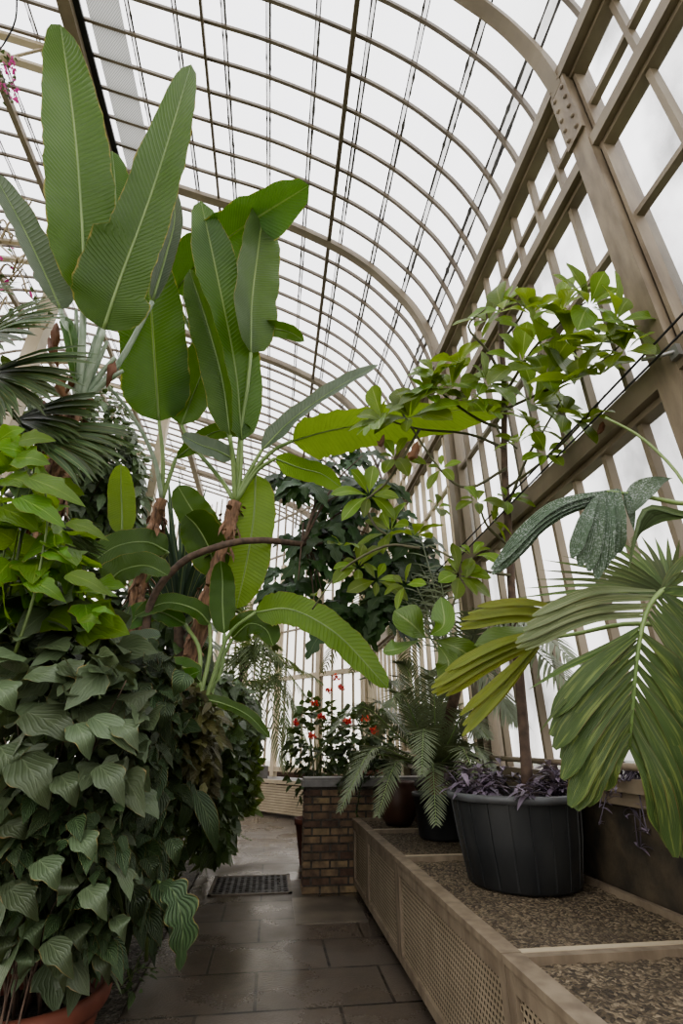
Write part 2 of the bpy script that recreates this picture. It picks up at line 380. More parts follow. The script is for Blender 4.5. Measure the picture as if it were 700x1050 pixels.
MT['pleated_yellow'] = leafmat('yellowing_palm_leaf', (.215, .255, .045), (.11, .16, .035), ribw=0, vs=0, pleats=8, edge=.15, edgecol=(.2, .09, .04), trans=.35, tcol=(.6, .5, .05), rough=.38, var=.15, streak=(.12, .16, .03), bump=.4)
MT['pleated_pale'] = leafmat('pale_streaked_palm_leaf', (.19, .225, .12), (.1, .14, .06), ribw=0, vs=0, pleats=9, edge=.12, edgecol=(.25, .17, .06), trans=.22, rough=.33, var=.15, streak=(.34, .36, .2), bump=.4)
MT['droplet'] = leafmat('wet_dark_palm_leaf', (.095, .14, .085), (.05, .085, .05), back=(.07, .11, .05), ribw=0, vs=0, pleats=8, trans=.15, rough=.24, var=.15, spots=.6, bump=.5)
MT['strap'] = leafmat('strap_leaf', (.045, .085, .05), (.025, .05, .03), ribw=.1, vs=0, trans=.2, rough=.4, var=.35)
MT['purple'] = leafmat('purple_trailing_leaf', (.22, .18, .23), (.08, .055, .095), rib=(.3, .26, .33), ribw=.1, vs=0, trans=.1, rough=.4, var=.4)
MT['pink'] = leafmat('magenta_bract', (.5, .05, .25), (.32, .03, .16), rib=(.6, .2, .4), vs=0, trans=.35, tcol=(.8, .08, .4), rough=.6, var=.3)
MT['red'] = leafmat('red_petal', (.75, .08, .06), (.5, .04, .04), rib=(.7, .2, .15), vs=0, trans=.25, tcol=(.9, .15, .1), rough=.6, var=.25)
MT['dead'] = leafmat('dead_brown_leaf', (.22, .11, .06), (.1, .05, .03), rib=(.2, .13, .08), vs=0, trans=.15, rough=.7, var=.35)
MT['tangle'] = solid('pale_twine_stem', (.3, .24, .14), (.2, .15, .08), rough=.7)

# ================================================================== SETTING
MT['band'] = glassmat('grimy_overlap_band', .3, tint=(.8, .8, .8), dcol=(.45, .44, .42), base=.35, scale=12.)
XW = 2.32; ZE = 6.85
POST = [-1.495, 1.955, 5.405, 8.855, 12.305]
ROOF = [(XW, 6.8), (2.2, 7.38), (1.95, 7.98), (1.6, 8.47), (1.2, 8.9), (.6, 9.33), (-.47, 9.83), (-1.61, 10.15), (-3.2, 10.62), (-4.6, 11.0), (-6., 11.2), (-7.6, 10.9), (-8.8, 9.8), (-9.4, 8.2), (-9.5, 6.8)]
RC = [V((p.x, 0, p.z)) for p in cat([(x, 0, z) for x, z in ROOF], 70)]
Y0, Y1 = -2.0, 20.0
def roofpt(x, d=0.):
    """roof curve at abscissa x, d inwards"""
    for a, b in zip(RC, RC[1:]):
        if b.x <= x <= a.x:
            f = (a.x-x)/(a.x-b.x+1e-9); p = a.lerp(b, f); t = (b-a).normalized(); return p+V((-t.z, 0, t.x))*d
    return V((x, 0, 11))
def off(d):
    out = []
    for k, p in enumerate(RC):
        t = (RC[min(k+1, len(RC)-1)]-RC[max(k-1, 0)]).normalized(); out.append(p+V((-t.z, 0, t.x))*d)   # +d goes inside
    return out
# ---- ground, floor
m = MB(); m.box((-.86, -2.5, -.12), (3.0, 21, 0)); struct(m.build('floor', MT['path'], smooth=False))
m = MB(); m.box((-9.6, -2.5, -.12), (-.86, 21, .015)); o = struct(m.build('planting_bed', MT['soil'], smooth=False))
m = MB(); m.box((-40, -30, -.3), (40, 60, -.14)); struct(m.build('ground', solid('outside_lawn', (.12, .16, .07), (.2, .2, .15)), smooth=False))
# a sandy worn patch of floor by the brick pier
m = MB(); m.box((.35, 6.0, .0), (1.07, 6.9, .006)); struct(m.build('floor', solid('worn_concrete_patch', (.2, .17, .13), (.1, .085, .07), rough=.35, scale=3.), smooth=False))
# ---- roof glass with glazing bars and overlap lines
m = MB(); idx = []
for y in (Y0, Y1): idx.append([m.vert((p.x, y, p.z)) for p in RC])
for k in range(len(RC)-1): m.f.append([idx[0][k], idx[0][k+1], idx[1][k+1], idx[1][k]])
roof = struct(m.build('ceiling', MT['roofglass']))
bars = off(.025)
k = 0; y = 1.955-3.45/9*10
while y < 17.5:
    m = MB(); m.sweep([V((p.x, y, p.z)) for p in bars], .036, .055, (0, 1, 0)); m.build('glazing_bar', MT['rib'], roof, smooth=False)
    y += 3.45/9
for xl in (2.16, 1.77, 1.26, .72, .1, -.52, -1.1, -1.75, -2.4, -3.9, -4.6, -5.3, -6.1, -6.9):
    p = roofpt(xl, .004); q = roofpt(xl-.05, .004); m = MB()
    rr = random.Random(int(xl*100))
    for base, wdt in ((p, .011), (q, .009)):
        y = Y0; prev = None; cur = .7
        while y < 17:
            cur = min(1.3, max(.45, cur+rr.uniform(-.22, .22))); w = wdt*1.0*cur+(.006 if rr.random() < .06 else 0); a = m.vert((base.x-w, y, roofpt(base.x-w, .006).z)); b = m.vert((base.x+w, y, roofpt(base.x+w, .006).z))
            if prev: m.f.append([prev[0], prev[1], b, a])
            prev = (a, b); y += .05
    a = [m.vert((x, y, roofpt(x, .002).z)) for x, y in ((xl, Y0), (xl, 17), (xl-.05, 17), (xl-.05, Y0))]
    m2 = MB(); m2.v = [m.v[i] for i in a]; m2.uv = [(0, 0)]*4; m2.r = [0]*4; m2.f.append([0, 1, 2, 3]); m.v = m.v[:-4]; m.uv = m.uv[:-4]; m.r = m.r[:-4]; m2.build('putty_band', MT['band'], roof, smooth=False)
    m.build('pane_overlap', MT['lap'], roof, smooth=False)
# ---- long roof members
def long_member(x, d, w, h, mt, y0=Y0, y1=17.5):
    p = roofpt(x, d); m = MB(); m.bar((p.x, y0, p.z), (p.x, y1, p.z), w, h); return m
n = 1
def trim(mb, mt, sm=False):
    global n
    o = struct(mb.build('trim_%d' % n, MT[mt], smooth=sm)); n += 1; return o
trim(long_member(-1.38, .08, .035, .07, 'rib'), 'rib')
trim(long_member(.55, .1, .06, .09, 'rib'), 'rib')
mb = long_member(-3.22, .12, .17, .26, 'paint'); trim(mb, 'paint')
for x in (-4.75, -5.6, -6.6): trim(long_member(x, .1, .09, .12, 'paint'), 'paint')
# perforated ventilation strip beside the long beam, first bays only
def perfmat():
    m, nt, out, N, M, mix, ramp, L = mat('perforated_grey_sheet')
    tc = N('TexCoord').outputs['Object']; sx = N('SeparateXYZ', i_0=tc)
    a = M('SINE', M('MULTIPLY', sx.outputs[0], 190.)); b = M('SINE', M('MULTIPLY', sx.outputs[1], 190.))
    f = ramp(M('MULTIPLY_ADD', M('MULTIPLY', a, b), .5, .5), [(.45, 0.), (.6, 1.)])
    d = N('BsdfTranslucent', i_Color=mix(f, (.45, .45, .43), (.16, .16, .15))); e = N('BsdfDiffuse', i_Color=(.4, .4, .39, 1))
    ms = N('MixShader', i_0=.3); L(d.outputs[0], ms.inputs[1]); L(e.outputs[0], ms.inputs[2]); L(ms.outputs[0], out.inputs[0]); return m
MT['perf'] = perfmat()
m = MB(); pts = [roofpt(x, .05) for x in (-2.98, -2.75, -2.5)]
g = [[m.vert((p.x, y, p.z)) for p in pts] for y in (Y0, 5.4)]
for k in range(2): m.f.append([g[0][k], g[0][k+1], g[1][k+1], g[1][k]])
vent = trim(m, 'perf')
m = MB(); a = roofpt(-3.12, .07); b = roofpt(-3.0, .07); m.bar((a.x, Y0, a.z), (a.x, 5.4, a.z), .11, .05); vs = m.build('shadow_gap', MT['steel_dark'], vent, smooth=False)
# ---- arched trusses on posts; right-hand half ends on the long beam, the left-hand half is set between
inn = off(.13); KB = next(i for i, p in enumerate(RC) if p.x < -3.2)
for y in POST+[15.755]:
    m = MB(); pts = [V((p.x, y, p.z)) for p in inn]
    m.sweep(pts[:KB+1], .13, .05, (0, 1, 0)); m.sweep([q+V((0, 0, .0)) for q in [V((p.x, y, p.z)) for p in off(.08)][:KB+1]], .045, .13, (0, 1, 0))
    trim(m, 'paint')
for y in (.3, 3.95, 7.55, 11.15, 14.75):
    m = MB(); up = [V((p.x, y, p.z)) for p in off(.1)][KB:]; lo = [V((p.x, y, p.z)) for p in off(.62)][KB:]
    m.sweep(up, .09, .07, (0, 1, 0)); m.sweep(lo, .09, .06, (0, 1, 0))
    for k in range(0, len(up)-3, 3): m.bar(lo[k], up[k+2], .03, .03); m.bar(up[k+2], lo[k+3], .03, .03)
    m.ball(lo[3], .09)
    trim(m, 'paint_pale_lit')
# ---- right wall: posts, sill wall, glazed bays
m = MB(); m.box((2.30, -2.5, 0), (2.62, 12.95, 1.32)); struct(m.build('wall_right', MT['stone'], smooth=False))
m = MB(); m.box((2.22, -2.5, 1.32), (2.66, 12.95, 1.4)); m.box((2.26, -2.5, 1.24), (2.31, 12.95, 1.32)); struct(m.build('window_sill', MT['paint'], smooth=False))
m = MB(); m.tube([(2.19, -2.5, 1.47), (2.19, 12.9, 1.47)], .022); trim(m, 'paint', True)
for y in POST:
    m = MB()
    m.box((2.199, y-.085, 0.), (2.27, y+.085, ZE+.1)); m.box((2.27, y-.045, 0), (2.33, y+.045, ZE+.2)); m.box((2.33, y-.13, 0), (2.42, y+.13, ZE+.2))
    m.box((2.26, y-.13, 0), (2.33, y-.10, ZE)); m.box((2.26, y+.10, 0), (2.33, y+.13, ZE))
    o = trim(m, 'paint_dirty' if y < 5 else 'paint' if y < 8 else 'paint_pale_lit')  # far posts get a lighter colour standing in for haze and brighter light
    m = MB(); m.box((2.17, y-.1, 6.02), (2.2, y+.1, 6.98))
    pl = m.build('splice_plate', MT['paint_dirty'], o, smooth=False)
    if y < 6:
        m = MB()
        for q in range(6):
            for s in (-.055, .055): m.ball((2.165, y+s, 6.1+q*.15), .02, 6)
        m.build('bolts', MT['paint_dirty'], pl)
# eave gutter and rails run the whole length
def rail(z, w, h, x=XW): 
    m = MB(); m.box((x-w, -2.5, z-h/2), (x+.04, 12.95, z+h/2)); m.box((x-w*.5, -2.5, z-h/2-.045), (x+.039, 12.95, z-h/2+.001)); return trim(m, 'paint')
rail(6.9, .16, .14); rail(5.84, .11, .12); rail(3.62, .12, .17)
for i, (ya, yb) in enumerate(zip(POST, POST[1:])):
    w = bpy.data.objects.new('window_%d' % (i+1), None); COL.objects.link(w); w.location = (XW, (ya+yb)/2, 1.4); struct(w)
    m = MB(); a = [m.vert((XW+.03, y, z)) for y, z in ((ya, 1.4), (yb, 1.4), (yb, ZE), (ya, ZE))]; m.f.append(a); m.build('pane', MT['wallglass'], w, smooth=False)
    step = .575 if i == 0 else 3.45/9; y = ya+step
    while y < yb-.2:
        m = MB(); m.box((XW-.035, y-.02, 1.4), (XW+.03, y+.02, ZE)); m.build('mullion', MT['paint' if i < 2 else 'paint_pale_lit'], w, smooth=False); y += step  # far mullions lightened in colour to imitate haze
    for z in (6.32, 4.9):
        m = MB(); m.box((XW-.03, ya, z-.022), (XW+.03, yb, z+.022)); m.build('transom', MT['paint' if i < 2 else 'paint_pale_lit'], w, smooth=False)  # far transoms carry the same haze in their paler colour
# ---- angled end wall
E0 = V((2.32, 12.93, 0)); ED = V((-.64, .77, 0)).normalized(); EN = V((.77, .64, 0)).normalized()
def EP(s, z, d=0.): p = E0+ED*s+EN*d; p.z = z; return p
def ebar(s0, z0, s1, z1, w, h, d=0., mb=None):
    mb = mb or MB(); mb.bar(EP(s0, z0, d), EP(s1, z1, d), w, h, up=EN); return mb
m = MB(); a = [m.vert(EP(s, z, .35)) for s, z in ((0, 0), (16, 0), (16, .9), (0, .9))]; m.f.append(a)
struct(m.build('wall_back', MT['brick'], smooth=False))
we = bpy.data.objects.new('window_5', None); COL.objects.link(we); we.location = EP(3, .9); struct(we)
m = MB(); a = [m.vert(EP(s, z, .03)) for s, z in ((0, .9), (16, .9), (16, 12), (0, 7))]; m.f.append(a); m.build('pane', MT['endglass'], we, smooth=False)
for k in range(1, 41):
    s = k*.385; m = ebar(s, .9, s, 11, .035, .06); m.build('mullion', MT['paint'], we, smooth=False)
for z in (2.0, 4.75, 7.4, 8.8):
    ebar(0, z, 16, z, .05, .06).build('transom', MT['paint'], we, smooth=False)
for z, h in ((.95, .12), (3.35, .12), (6.05, .2)): 
    mb = ebar(0, z, 16, z, h, .12); trim(mb, 'paint_pale_lit')
for s in (0., 1.66, 3.42, 5.15, 6.9, 8.6):
    mb = ebar(s, 0, s, 7 if s > 0 else 6.9, .16, .14); trim(mb, 'paint_pale_lit')
# ---- left wall, mostly hidden by planting
wl = bpy.data.objects.new('window_6', None); COL.objects.link(wl); wl.location = (-9.5, 8, 0); struct(wl)
m = MB(); a = [m.vert((-9.5, y, z)) for y, z in ((Y0, 0), (21, 0), (21, 7), (Y0, 7))]; m.f.append(a); m.build('pane', MT['endglass'], wl, smooth=False)
for k in range(24):
    m = MB(); y = -2+k*.95; m.box((-9.48, y-.03, 0), (-9.4, y+.03, 7)); m.build('mullion', MT['paint'], wl, smooth=False)
m = MB(); m.box((-9.6, -2.5, 0), (-9.35, 21, 1.0)); struct(m.build('wall_left', MT['brick'], smooth=False))
m = MB(); m.box((-9.45, -2.5, 3.55), (-9.3, 21, 3.75)); m.box((-9.5, -2.5, 6.75), (-9.25, 21, 7.0)); trim(m, 'paint')
# pale columns standing in the left-hand planting
for (x, y, px) in ((W(65, 275, 5.2).x, 5.2, 0), (W(160, 480, 9.6).x, 9.6, 0)):
    m = MB(); m.box((x-.085, y-.085, 0), (x+.085, y+.085, 10.3)); m.box((x-.14, y-.14, 0), (x+.14, y+.14, .5)); trim(m, 'paint_pale_lit')

# ================================================================== BENCHES
def perf_panel(mb, x, ya, yb, za, zb, c=.034):
    ny = max(1, int((yb-ya)/c)); nz = max(1, int((zb-za)/(c*.8))); dy = (yb-ya)/ny; dz = (zb-za)/nz
    for i in range(nz):
        sh = .5*dy if i % 2 else 0
        for j in range(ny):
            y0 = ya+j*dy+sh; y1 = min(y0+dy, yb); 
            if y1-y0 < dy*.6: continue
            z0 = za+i*dz; z1 = z0+dz; yc, zc = (y0+y1)/2, (z0+z1)/2; ry, rz = dy*.27, dz*.27
            o = [mb.vert((x, a, b), (a, b)) for a, b in ((y0, z0), (y1, z0), (y1, z1), (y0, z1))]
            q = [mb.vert((x, a, b), (a, b)) for a, b in ((yc-ry, zc-rz), (yc+ry, zc-rz), (yc+ry, zc+rz), (yc-ry, zc+rz))]
            for k in range(4): mb.f.append([o[k], q[k], q[(k+1) % 4], o[(k+1) % 4]])
BX0, BX1, BZ = 1.08, 2.27, .76
cuts = [.62, 2.66, 4.72, 6.1, 7.02]
lbls = ['cream planter bench unit nearest the camera, gravel bed cut by the bottom right corner',
        'cream planter bench unit with perforated front carrying the big black tub',
        'cream planter bench unit with perforated front under the cycad pot',
        'short cream planter bench unit butting against the brick wall, under the brown clay pot']
rg = random.Random(3)
for i, (ya, yb) in enumerate(zip(cuts, cuts[1:])):
    t = thing('planter_bench', lbls[i], 'planter', ((BX0+BX1)/2, (ya+yb)/2, 0), 'planter bench units along the right')
    g = .004
    ya += g; yb -= g
    m = MB(); m.box((BX0, ya, .09), (BX0+.03, ya+.07, BZ-.03)); m.box((BX0, yb-.07, .09), (BX0+.03, yb, BZ-.03)); m.box((BX0+.001, ya+.07, .09), (BX0+.029, yb-.07, .15)); m.box((BX0+.001, ya+.07, BZ-.11), (BX0+.029, yb-.07, BZ-.03))
    m.build('front_frame', MT['paint_dirty'], t, smooth=False)
    m = MB(); perf_panel(m, BX0+.018, ya+.07, yb-.07, .15, BZ-.11); m.build('perforated_panel', MT['panel'], t, smooth=False)
    m = MB(); m.box((BX0+.06, ya+.02, .1), (BX0+.07, yb-.02, BZ-.12)); m.build('liner', MT['liner'], t, smooth=False)
    m = MB(); m.box((BX0-.012, ya, BZ-.03), (BX0+.085, yb, BZ)); m.build('front_rim', MT['paint_dirty'], t, smooth=False)
    m = MB(); m.box((BX1-.04, ya, BZ-.12), (BX1, yb, BZ)); m.build('back_rim', MT['paint_dirty'], t, smooth=False)
    for yy in (ya, yb-.045):
        m = MB(); m.box((BX0+.085, yy, BZ-.1), (BX1-.04, yy+.045, BZ-.003)); m.build('end_rim', MT['paint_pale_lit'] if yy == ya else MT['paint_dirty'], t, smooth=False)
    for yy in (ya+.05, yb-.09):
        for xx in (BX0+.07, BX1-.1): m = MB(); m.box((xx, yy, 0), (xx+.05, yy+.04, BZ-.16)); m.build('leg', MT['paint_dirty'], t, smooth=False)
    m = MB(); nx, ny = 26, max(8, int((yb-ya)/.045)); rows = []; uvs = []
    for b in range(ny+1):
        y = ya+.04+(yb-ya-.08)*b/ny; rows.append([V((BX0+.08+(BX1-BX0-.11)*a/nx, y, BZ-.035+rg.uniform(-.008, .008))) for a in range(nx+1)]); uvs.append([(0, 0)]*(nx+1))
    m.grid(rows, uvs); m.box((BX0+.08, ya+.04, BZ-.16), (BX1-.03, yb-.04, BZ-.06))
    o = m.build('gravel', MT['gravel'], t); o['kind'] = 'stuff'
# ---- brick end wall with slate cap
t = thing('brick_wall', 'low brown brick wall with slate cap at the end of the benches', 'wall', (1.38, 7.2, 0))
m = MB(); m.box((.485, 7.055, 0), (2.295, 7.345, 1.1)); m.build('mortar', MT['mortar'], t, smooth=False)
m = MB(); rb = random.Random(5); z = .0; c = 0
while z < 1.06:
    x = .47-(.11 if c % 2 else 0)
    while x < 2.28:
        a, b = max(x, .47), min(x+.215, 2.3)
        if b-a > .03:
            j = rb.uniform(-.004, .004); m.box((a, 7.04+j, z+.004), (b-.016, 7.36+j, z+.067+rb.uniform(-.003, .003)), rb.random())
        x += .226
    z += .083; c += 1
m.build('bricks', MT['brick'], t, smooth=False)
m = MB(); m.box((.44, 7.01, 1.1), (2.3, 7.39, 1.17)); m.box((.46, 7.03, 1.17), (2.3, 7.37, 1.2)); m.build('capstone', MT['slate'], t, smooth=False)
# ---- far white benches with louvred fronts along the end wall
for (s0, s1, txt) in ((.9, 2.75, 'far pale louvred bench right of its neighbour, half behind the brick wall'), (2.78, 4.6, 'far pale louvred bench at the end of the path, left one of the pair')):
    t = thing('louvred_bench', txt, 'planter', EP((s0+s1)/2, 0, -1.0), 'far louvred benches')
    m = MB()
    for q in range(11): m.bar(EP(s0+.06, .1+q*.055, -1.05), EP(s1-.06, .1+q*.055, -1.05), .042, .012, up=EN)
    m.build('louvres', MT['paint_pale_lit'], t, smooth=False)
    m = MB(); 
    for s in (s0+.05, s1-.05): m.bar(EP(s, 0, -1.06), EP(s, .78, -1.06), .1, .05, up=EN)
    m.bar(EP(s0, .74, -1.06), EP(s1, .74, -1.06), .08, .06, up=EN); m.build('frame', MT['paint_pale_lit'], t, smooth=False)
    m = MB(); a = [EP(s0, .76, -1.05), EP(s1, .76, -1.05), EP(s1, .76, .05), EP(s0, .76, .05)]; i = [m.vert(p) for p in a]+[m.vert(p-V((0, 0, .05))) for p in a]
    m.f += [[i[0], i[1], i[2], i[3]], [i[4], i[7], i[6], i[5]]]+[[i[k], i[4+k], i[4+(k+1) % 4], i[(k+1) % 4]] for k in range(4)]
    m.build('bench_top', MT['slate'], t, smooth=False)
    m = MB(); m.bar(EP(s0+.1, .35, -.98), EP(s1-.1, .35, -.98), .6, .02, up=EN); m.build('backing', MT['paint'], t, smooth=False)
# slate block on the far bench
m = MB(); c = EP(3.15, .76, -.8); m.box((c.x-.35, c.y-.2, .76), (c.x+.3, c.y+.2, 1.06)); tag(m.build('slate_trough', MT['slate'], smooth=False), 'grey trough standing on the far louvred bench', 'trough')
# ---- iron floor grate
t = thing('floor_grate', 'rectangular iron grate let into the wet path', 'grate', (-.13, 7.5, 0))
gx0, gx1, gy0, gy1 = -.62, .36, 7.1, 8.0
m = MB(); 
for (a, b) in (((gx0, gy0), (gx1, gy0+.04)), ((gx0, gy1-.04), (gx1, gy1)), ((gx0, gy0), (gx0+.04, gy1)), ((gx1-.04, gy0), (gx1, gy1))): m.box((*a, 0), (*b, .012))
m.build('rim', solid('rusty_iron', (.16, .13, .1), (.09, .07, .05), rough=.5), t, smooth=False)
m = MB(); 
for k in range(12): x = gx0+.08+k*.077; m.box((x, gy0+.04, .001), (x+.035, gy1-.04, .01))
for k in range(8): y = gy0+.1+k*.1; m.box((gx0+.04, y, .001), (gx1-.04, y+.025, .0095))
m.build('bars', MT['lap'], t, smooth=False)
# ================================================================== LIGHT
wd = bpy.data.worlds.new('overcast'); sc.world = wd; wd.use_nodes = True; nt = wd.node_tree; nt.nodes.clear()
o_ = nt.nodes.new('ShaderNodeOutputWorld'); b_ = nt.nodes.new('ShaderNodeBackground'); tc_ = nt.nodes.new('ShaderNodeTexCoord'); sp_ = nt.nodes.new('ShaderNodeSeparateXYZ'); rp_ = nt.nodes.new('ShaderNodeValToRGB')
nt.links.new(tc_.outputs['Generated'], sp_.inputs[0]); nt.links.new(sp_.outputs['Z'], rp_.inputs[0]); nt.links.new(rp_.outputs[0], b_.inputs[0]); nt.links.new(b_.outputs[0], o_.inputs[0])
e = rp_.color_ramp.elements; e[0].position = 0.; e[0].color = (.8, .77, .74, 1); e[1].position = .9; e[1].color = (1., .985, .985, 1)
b_.inputs[1].default_value = 2.6
sc.view_settings.view_transform = 'AgX'; sc.view_settings.look = 'AgX - Medium High Contrast'; sc.view_settings.exposure = 0.14
sc.cycles.max_bounces = 8; sc.cycles.transparent_max_bounces = 12; sc.cycles.diffuse_bounces = 4

# ================================================================== POTS
def rimmed(name, label, catg, c, prof, mt, rim=None, rim_mt=None, soil=None, n=40, group=None):
    t = thing(name, label, catg, c, group)
    m = MB(); m.lathe(prof, c, n); o = m.build('body', MT[mt], t)
    if rim: m = MB(); m.lathe(rim, c, n); m.build('rim', MT[rim_mt or mt], t)
    if soil: m = MB(); m.disc(V(c)+V((0, 0, soil[1])), soil[0]); m.build('soil', MT['compost'], t)
    return t
TUB = V((1.80, 3.92, .732))
t = rimmed('plant_tub', 'large black ribbed plastic tub standing on the gravel bench', 'plant pot', TUB,
    [(.02, 0), (.355, 0), (.375, .015), (.42, .28), (.445, .50), (.45, .53), (.43, .53), (.41, .44), (.02, .44)], 'tub', [(.445, .5), (.475, .505), (.48, .545), (.455, .552), (.435, .545), (.43, .5)], 'tubrim', (.425, .46), 56)
m = MB()
for k in range(20):
    a = 2*PI*k/20+.1; d = V((math.cos(a), math.sin(a), 0)); m.sweep([TUB+d*.372+V((0, 0, .02)), TUB+d*.421+V((0, 0, .28)), TUB+d*.449+V((0, 0, .5))], .012, .012, (-d.y, d.x, 0))
m.build('ribs', MT['tub'], t, smooth=False)
CYP = V((1.80, 6.02-.32, .732))
rimmed('flower_pot', 'black plastic pot of the cycad, behind the big ribbed tub', 'plant pot', CYP, [(.02, 0), (.22, 0), (.235, .02), (.27, .36), (.285, .36), (.29, .4), (.27, .4), (.25, .33), (.02, .33)], 'tub', soil=(.25, .34))
BRP = V((1.57, 6.62, .732))
rimmed('flower_pot', 'brown clay pot on the bench, against the brick wall, left of the cycad', 'plant pot', BRP, [(.02, 0), (.15, 0), (.2, .08), (.235, .25), (.225, .36), (.2, .42), (.215, .45), (.19, .45), (.18, .4), (.02, .4)], 'brownpot', soil=(.185, .405))
TRP = V((1.45, 7.85, .82))
t = rimmed('flower_pot', 'terracotta pot with red flowers just behind the brick wall', 'plant pot', TRP, [(.02, 0), (.24, 0), (.3, .36), (.335, .36), (.34, .44), (.31, .44), (.29, .36), (.02, .36)], 'terracotta', soil=(.29, .37))
t = thing('plant_stand', 'wooden stand carrying the terracotta pot behind the brick wall', 'plant stand', (1.45, 7.85, 0))
m = MB(); m.box((.95, 7.5, .76), (1.95, 8.2, .815)); m.build('top', MT['paint_pale_lit'], t, smooth=False)
for x in (1.0, 1.84):
    for y in (7.55, 8.1): m = MB(); m.box((x, y, 0), (x+.06, y+.06, .76)); m.build('leg', MT['paint_pale_lit'], t, smooth=False)
LP = V((-1.19, 3.62, .015))
t = rimmed('flower_pot', 'big terracotta pot on the ground at the bottom left', 'plant pot', LP, [(.02, 0), (.29, 0), (.3, .02), (.36, .3), (.36, .32), (.34, .32), (.33, .28), (.02, .28)], 'terracotta', [(.36, .31), (.385, .315), (.4, .34), (.405, .38), (.395, .405), (.37, .41), (.345, .395), (.34, .3)], 'terracotta', (.342, .3))

# ================================================================== ROSETTE TREE in the tub
def rosette(mb, c, axis, n, L, w, rnd, prof='obov', spread=1., droop=.25):
    axis = V(axis).normalized(); a = axis.cross(V((.31, .52, .2))).normalized(); b = axis.cross(a)
    ph = rnd.uniform(0, 6)
    for k in range(n):
        an = ph+2*PI*k/n+rnd.uniform(-.25, .25); el = rnd.uniform(.05, .6)/spread
        d = (a*math.cos(an)+b*math.sin(an))*math.cos(el)+axis*math.sin(el); l = L*rnd.uniform(.55, 1.15)
        dn = V((0, 0, -1))*l*droop*rnd.uniform(.4, 1.8)
        blade(mb, [c+d*.02, c+d*l*.5+axis*.04*l, c+d*l+dn], w*rnd.uniform(.85, 1.1)*l/L, axis+V((0, 0, .35)), prof, rows=9, cols=4, fold=.22, wave=.05, rnd=rnd)
rt = random.Random(11)
t = thing('rosette_tree', 'slender small tree with rosettes of yellow green leaves, growing from the big black tub', 'tree', TUB+V((-.0, .0, .46)))
trunk_px = [(541, 812, 3.95), (533, 700, 3.95), (526, 630, 3.9), (522, 560, 3.85), (517, 470, 3.75), (517, 400, 3.6), (514, 350, 3.5), (512, 300, 3.35)]
m = MB(); TP = pxtube(m, trunk_px, (6.0, 2.2), n=10, seg=40, jit=.06, rnd=rt); m.build('trunk', MT['bark'], t)
branches = [  # polyline in photo pixels with distance, then rosettes along its end
 [(517, 405, 3.6), (545, 360, 3.2), (575, 330, 2.7), (600, 310, 2.3)], [(517, 420, 3.6), (560, 400, 3.), (610, 375, 2.4), (640, 350, 2.2)],
 [(516, 390, 3.6), (500, 360, 3.4), (480, 335, 3.3), (500, 315, 3.2)], [(517, 440, 3.7), (490, 430, 3.8), (455, 405, 3.9), (440, 385, 3.9)],
 [(518, 460, 3.7), (480, 445, 4.), (430, 440, 4.1), (395, 430, 4.1)], [(519, 480, 3.7), (480, 500, 3.9), (450, 480, 4.), (410, 420, 4.1)],
 [(520, 500, 3.75), (560, 470, 3.3), (600, 430, 2.7), (620, 405, 2.4)], [(522, 560, 3.85), (500, 540, 3.7), (490, 515, 3.7)],
 [(523, 590, 3.85), (495, 585, 3.8), (470, 575, 3.7), (440, 560, 3.8)], [(480, 580, 3.75), (470, 600, 3.7), (462, 625, 3.6), (440, 650, 3.5)],
 [(520, 520, 3.8), (540, 470, 3.4), (555, 445, 3.2), (575, 410, 2.8)], [(514, 350, 3.5), (530, 330, 3.2), (540, 310, 3.)],
 [(430, 562, 3.8), (395, 560, 4.), (350, 585, 4.2), (320, 625, 4.3)], [(430, 440, 4.1), (400, 490, 4.2), (372, 515, 4.3)],
 [(372, 515, 4.3), (385, 540, 4.3), (400, 550, 4.3)], [(517, 415, 3.6), (510, 440, 3.5), (530, 460, 3.4)]]
for b in branches:
    m = MB(); pxtube(m, b, (1.7, .9), n=6, seg=12); m.build('branch', MT['twig'], t)
# rosettes: pixel centre, distance, number of leaves, leaf length in pixels
ros = [(515, 318, 3.1, 7, 34), (500, 330, 3.3, 6, 30), (545, 322, 2.9, 8, 38), (575, 318, 2.6, 8, 40), (604, 314, 2.3, 9, 42), (632, 330, 2.2, 8, 38), (640, 362, 2.2, 7, 34), (615, 352, 2.4, 9, 40), (585, 355, 2.6, 9, 42), (552, 352, 2.9, 9, 42), (560, 388, 2.8, 9, 44), (595, 390, 2.5, 8, 38), (545, 415, 3.0, 9, 44), (578, 425, 2.7, 7, 34),
 (470, 372, 3.6, 7, 32), (498, 392, 3.5, 8, 34), (462, 398, 3.8, 9, 40), (480, 412, 3.7, 7, 34), (440, 405, 3.9, 8, 36), (420, 428, 4.0, 8, 38), (392, 432, 4.1, 8, 36), (500, 425, 3.5, 6, 28), (445, 382, 3.9, 5, 26),
 (530, 455, 3.4, 7, 32), (560, 465, 3.2, 7, 30), (600, 430, 2.6, 6, 26), (378, 508, 4.3, 8, 36), (400, 545, 4.3, 9, 38), (425, 550, 4.0, 8, 38), (386, 595, 4.2, 6, 32), (367, 582, 4.3, 7, 32), (490, 515, 3.7, 7, 34), (505, 535, 3.7, 6, 28), (470, 590, 3.6, 9, 40), (484, 570, 3.7, 6, 32), (520, 512, 3.6, 5, 24), (325, 612, 4.3, 3, 18), (615, 385, 2.4, 7, 34), (535, 372, 3.1, 7, 36), (590, 338, 2.5, 7, 36), (452, 480, 3.9, 5, 24), (545, 440, 3., 7, 32), (405, 470, 4.2, 6, 30), (448, 520, 3.9, 5, 26), (415, 600, 4.0, 5, 28), (350, 560, 4.3, 5, 26)]
